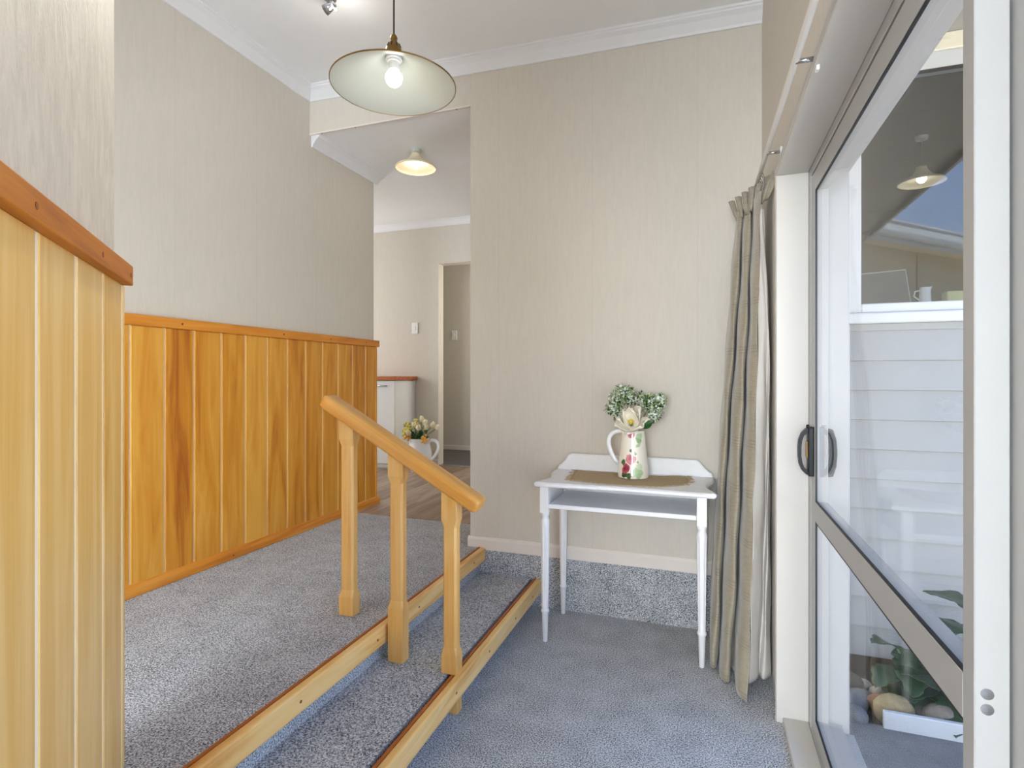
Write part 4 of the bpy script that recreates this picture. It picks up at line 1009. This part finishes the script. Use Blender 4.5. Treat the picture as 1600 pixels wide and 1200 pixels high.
obj('lamp_holder', MB().lathe([(0.0, 0.096), (0.027, 0.096), (0.027, 0.086), (0.022, 0.084), (0.022, 0.078), (0.0175, 0.076), (0.0175, 0.050), (0, 0.050)], 28), M['porcelain'], pd, True, local=True, angle=40)
obj('bulb', MB().lathe([(0, 0.056), (0.016, 0.055), (0.019, 0.048), (0.0265, 0.036), (0.028, 0.026), (0.024, 0.012), (0.014, 0.002), (0, -0.001)], 24), M['bulb'], pd, True, local=True)
def point(name, loc, e, r_, col, parent=None):
    l = bpy.data.lights.new(name, 'POINT'); l.energy = e; l.shadow_soft_size = r_; l.color = col
    o = bpy.data.objects.new(name, l); o.location = loc; COL.objects.link(o)
    if parent: o.parent = parent
    return o
point('bulb_light', (0, 0, -0.140), 0.4, 0.03, (1.0, 0.90, 0.74), pd)

# ---------------------------------------------------------------- hall lamp
def bell_lamp(loc, label, drop=0.0, power=6):
    t = thing('ceiling_lamp', loc, label, 'lamp')
    obj('ceiling_plate', MB().lathe([(0, 0.0), (0.040, 0.0), (0.040, -0.012), (0.034, -0.022), (0, -0.022)], 28), M['enamel'], t, True, local=True, angle=40)
    sh = [(0.030, -0.020), (0.034, -0.034), (0.042, -0.050), (0.058, -0.072), (0.080, -0.090), (0.104, -0.102), (0.130, -0.112), (0.139, -0.122), (0.139, -0.128)]
    if drop: obj('stem', MB().tube([(0, 0, 0), (0, 0, -drop)], 0.004, 8), M['cord'], t, True, local=True)
    obj('shade', MB().lathe([(r_, z - drop) for r_, z in sh] + [(r_ - 0.004, z - drop) for r_, z in sh[::-1]], 48, closed=True), M['lampglass'], t, True, local=True)
    obj('bulb', MB().sphere((0, 0, -0.098 - drop), (0.030, 0.030, 0.032), 20, 12), M['bulb'], t, True, local=True)
    point('bulb_light', (0, 0, -0.15 - drop), power, 0.03, (1.0, 0.90, 0.74), t)
    return t
bell_lamp((-1.875, 3.33, ZH0), 'cream bell-shaped ceiling lamp lit in the hall', 0, 0.25)
bell_lamp((1.392, 4.5, 2.90), 'lit shallow lamp glowing inside the outside window', 0.19, 0.15)

# ---------------------------------------------------------------- ceiling spotlight
zs_ = zcei(-1.70)
spt = thing('ceiling_spotlight', (-1.70, 2.195, zs_), 'small chrome spotlight on the ceiling at the top edge', 'spotlight')
obj('base', MB().lathe([(0, 0), (0.03, 0), (0.03, -0.008), (0, -0.01)], 20), M['chrome'], spt, True, local=True, angle=40)
obj('arm', MB().tube([(0, 0, -0.008), (0.0, 0.0, -0.03)], 0.005, 8), M['chrome'], spt, True, local=True)
obj('head', MB().lathe([(0, 0.03), (0.014, 0.028), (0.020, 0.0), (0.024, -0.03), (0.020, -0.028), (0, -0.02)], 20).xf(Matrix.Translation((0, 0, -0.045)) @ Matrix.Rotation(R(70), 4, 'Y')), M['chrome'], spt, True, local=True)

sl_ = bpy.data.lights.new('spot_light', 'SPOT'); sl_.energy = 48; sl_.spot_size = R(54); sl_.spot_blend = 0.8; sl_.shadow_soft_size = 0.05; sl_.color = (1.0, 0.95, 0.86)
so_ = bpy.data.objects.new('spot_light', sl_); COL.objects.link(so_); so_.parent = spt; so_.location = (0.045, 0, -0.065)
so_.rotation_euler = Vector((0.70, -1.55, -1.40)).to_track_quat('-Z', 'Y').to_euler()
point('spot_spill', (0.05, 0, -0.16), 0.6, 0.05, (1.0, 0.96, 0.9), spt)
obj('lens', MB().lathe([(0, 0), (0.018, 0.0), (0.018, 0.003), (0, 0.003)], 16).xf(Matrix.Translation((0.022, 0, -0.053)) @ Matrix.Rotation(R(70), 4, 'Y')), M['lens'], spt, local=True)

# ---------------------------------------------------------------- switches
def switch(loc, label):
    t = thing('light_switch', loc, label, 'light switch')
    pl_ = obj('plate', MB().box(-0.038, 0.038, -0.010, 0, -0.062, 0.062, 0.003, 2), M['switch'], t, local=True)
    obj('rocker', MB().box(-0.011, 0.011, -0.014, -0.010, -0.016, 0.016, 0.002), M['switch'], t, local=True)
switch((-3.037, YFAR, 1.788), 'white light switch on the far hall wall left of the doorway')
switch((-3.14, 6.60, 1.80), 'pale light switch on the wall beyond the doorway')

# ---------------------------------------------------------------- kitchen cabinet
kc = thing('kitchen_cabinet', (-3.4, 5.15, ZLAND), 'white kitchen base cabinet with a wooden top beside the panelling', 'cabinet')
obj('carcass', MB().box(-3.9, -3.035, 4.965, YFAR - 0.002, ZLAND + 0.02, 1.215, 0.002), M['whitecab'], kc)
obj('plinth', MB().box(-3.9, -3.045, 4.985, YFAR - 0.002, ZLAND, ZLAND + 0.06), M['whitecab'], kc)
for (a, b_) in ((-3.9, -3.475), (-3.471, -3.035)):
    d_ = obj('cabinet_door', MB().box(a, b_, 4.945, 4.964, ZLAND + 0.062, 1.212, 0.002), M['whitecab'], kc)
    hx = b_ - 0.20
    obj('handle', MB().tube([(hx, 4.945, 1.158), (hx, 4.922, 1.158), (hx + 0.11, 4.922, 1.158), (hx + 0.11, 4.945, 1.158)], 0.006, 8), M['chrome'], d_, True)
tag(obj('benchtop', MB().box(-3.9, -3.005, 4.925, YFAR - 0.002, 1.216, 1.256, 0.004), M['benchwood'], origin=(-3.4, 5.15, 1.216)), 'red-brown wooden benchtop on the white cabinet', 'benchtop')

# ---------------------------------------------------------------- white jug of tulips on the hall floor
T0 = Vector((-2.775, 5.005, ZLAND))
t = jug('white_jug', T0, 0.335, 0.095, 0.100, 'large white floor jug of cream and yellow flowers beside the cabinet', M['porcelain'], handle=(1, 0), belly=0.030)
hp = [(0.098, 0, 0.300), (0.135, 0, 0.318), (0.185, 0, 0.312), (0.212, 0, 0.275), (0.210, 0, 0.225), (0.185, 0, 0.175), (0.150, 0, 0.135), (0.115, 0, 0.110)]
obj('handle', MB().tube([tuple(p) for p in catmull(hp, 4)], (0.013, 0.017), 12), M['porcelain'], t, True, local=True)
rnd = random.Random(9)
def bloom(p, kind, label):
    t = thing('cut_flower', (T0.x, T0.y, T0.z + 0.28), label, 'flower', 'flowers in the white floor jug')
    p = Vector(p); root = Vector((T0.x + rnd.uniform(-.04, .04), T0.y + rnd.uniform(-.03, .03), T0.z + 0.24))
    obj('stem', MB().tube([root, root.lerp(p, .6) + Vector((0, 0, .02)), p], 0.004, 5), M['stem'], t, True)
    d = (p - root).normalized(); q = d.to_track_quat('Z', 'Y').to_matrix().to_4x4()
    if kind == 'tulip':
        for k in range(5):
            mb = petal_mesh(0.064, 0.026, 0.25).xf(Matrix.Translation(p) @ q @ Matrix.Rotation(k * 1.2566 + rnd.random(), 4, 'Z') @ Matrix.Translation((0, 0.006, 0)) @ Matrix.Rotation(R(66), 4, 'X'))
            o = obj('petal', mb, M['tulip'], t, True); md = o.modifiers.new('thick', 'SOLIDIFY'); md.thickness = 0.002
    else:
        mb = MB()
        for k in range(16):
            a = k * 2.4; r_ = 0.035 * math.sqrt(k / 16); mb.sphere(p + (q @ Vector((r_ * math.cos(a), r_ * math.sin(a), rnd.uniform(-.03, .03)))), rnd.uniform(.010, .017), 6, 4)
        obj('florets', mb, M['yellowfl' if kind == 'yellow' else 'orangefl'], t, True)['kind'] = 'stuff'
    for k in range(2):
        L_ = rnd.uniform(0.07, 0.11); pp = root.lerp(p, rnd.uniform(.35, .7))
        mb = petal_mesh(L_, 0.016, -0.1).xf(Matrix.Translation(pp) @ Matrix.Rotation(rnd.uniform(0, 6.28), 4, 'Z') @ Matrix.Rotation(R(rnd.uniform(20, 60)), 4, 'X'))
        o = obj('leaf', mb, M['leaf'], t, True); md = o.modifiers.new('thick', 'SOLIDIFY'); md.thickness = 0.0015
B = [((0.02, 0, .50), 'tulip', 'topmost cream tulip in the white floor jug'), ((0.07, -.03, .47), 'tulip', 'cream tulip just right of the topmost bloom'), ((0.13, 0, .45), 'tulip', 'cream tulip at the right of the bunch'),
     ((0.17, .02, .43), 'tulip', 'rightmost cream tulip over the jug handle'), ((-.02, -.06, .44), 'tulip', 'cream tulip left of centre in the bunch'), ((0.04, -.09, .42), 'tulip', 'cream tulip low at the front of the bunch'), ((-.05, -.09, .37), 'tulip', 'lowest cream tulip over the jug rim'), ((0.10, -.07, .43), 'tulip', 'cream tulip in the middle right of the bunch'),
     ((-.14, 0, .46), 'yellow', 'yellow flower spray leaning far left in the white jug'), ((-.10, -.05, .42), 'yellow', 'yellow flower spray low on the left of the bunch'), ((-.16, -.02, .39), 'yellow', 'lowest left yellow flower spray in the white jug'), ((-.06, .02, .49), 'yellow', 'tall yellow flower spray behind the tulips'),
     ((0.11, -.09, .34), 'orange', 'apricot flower hanging low at the right of the jug'), ((-.09, -.08, .35), 'orange', 'apricot flower low at the left over the jug rim')]
for p, k, lb in B: bloom(T0 + Vector((p[0], p[1], p[2])), k, lb)
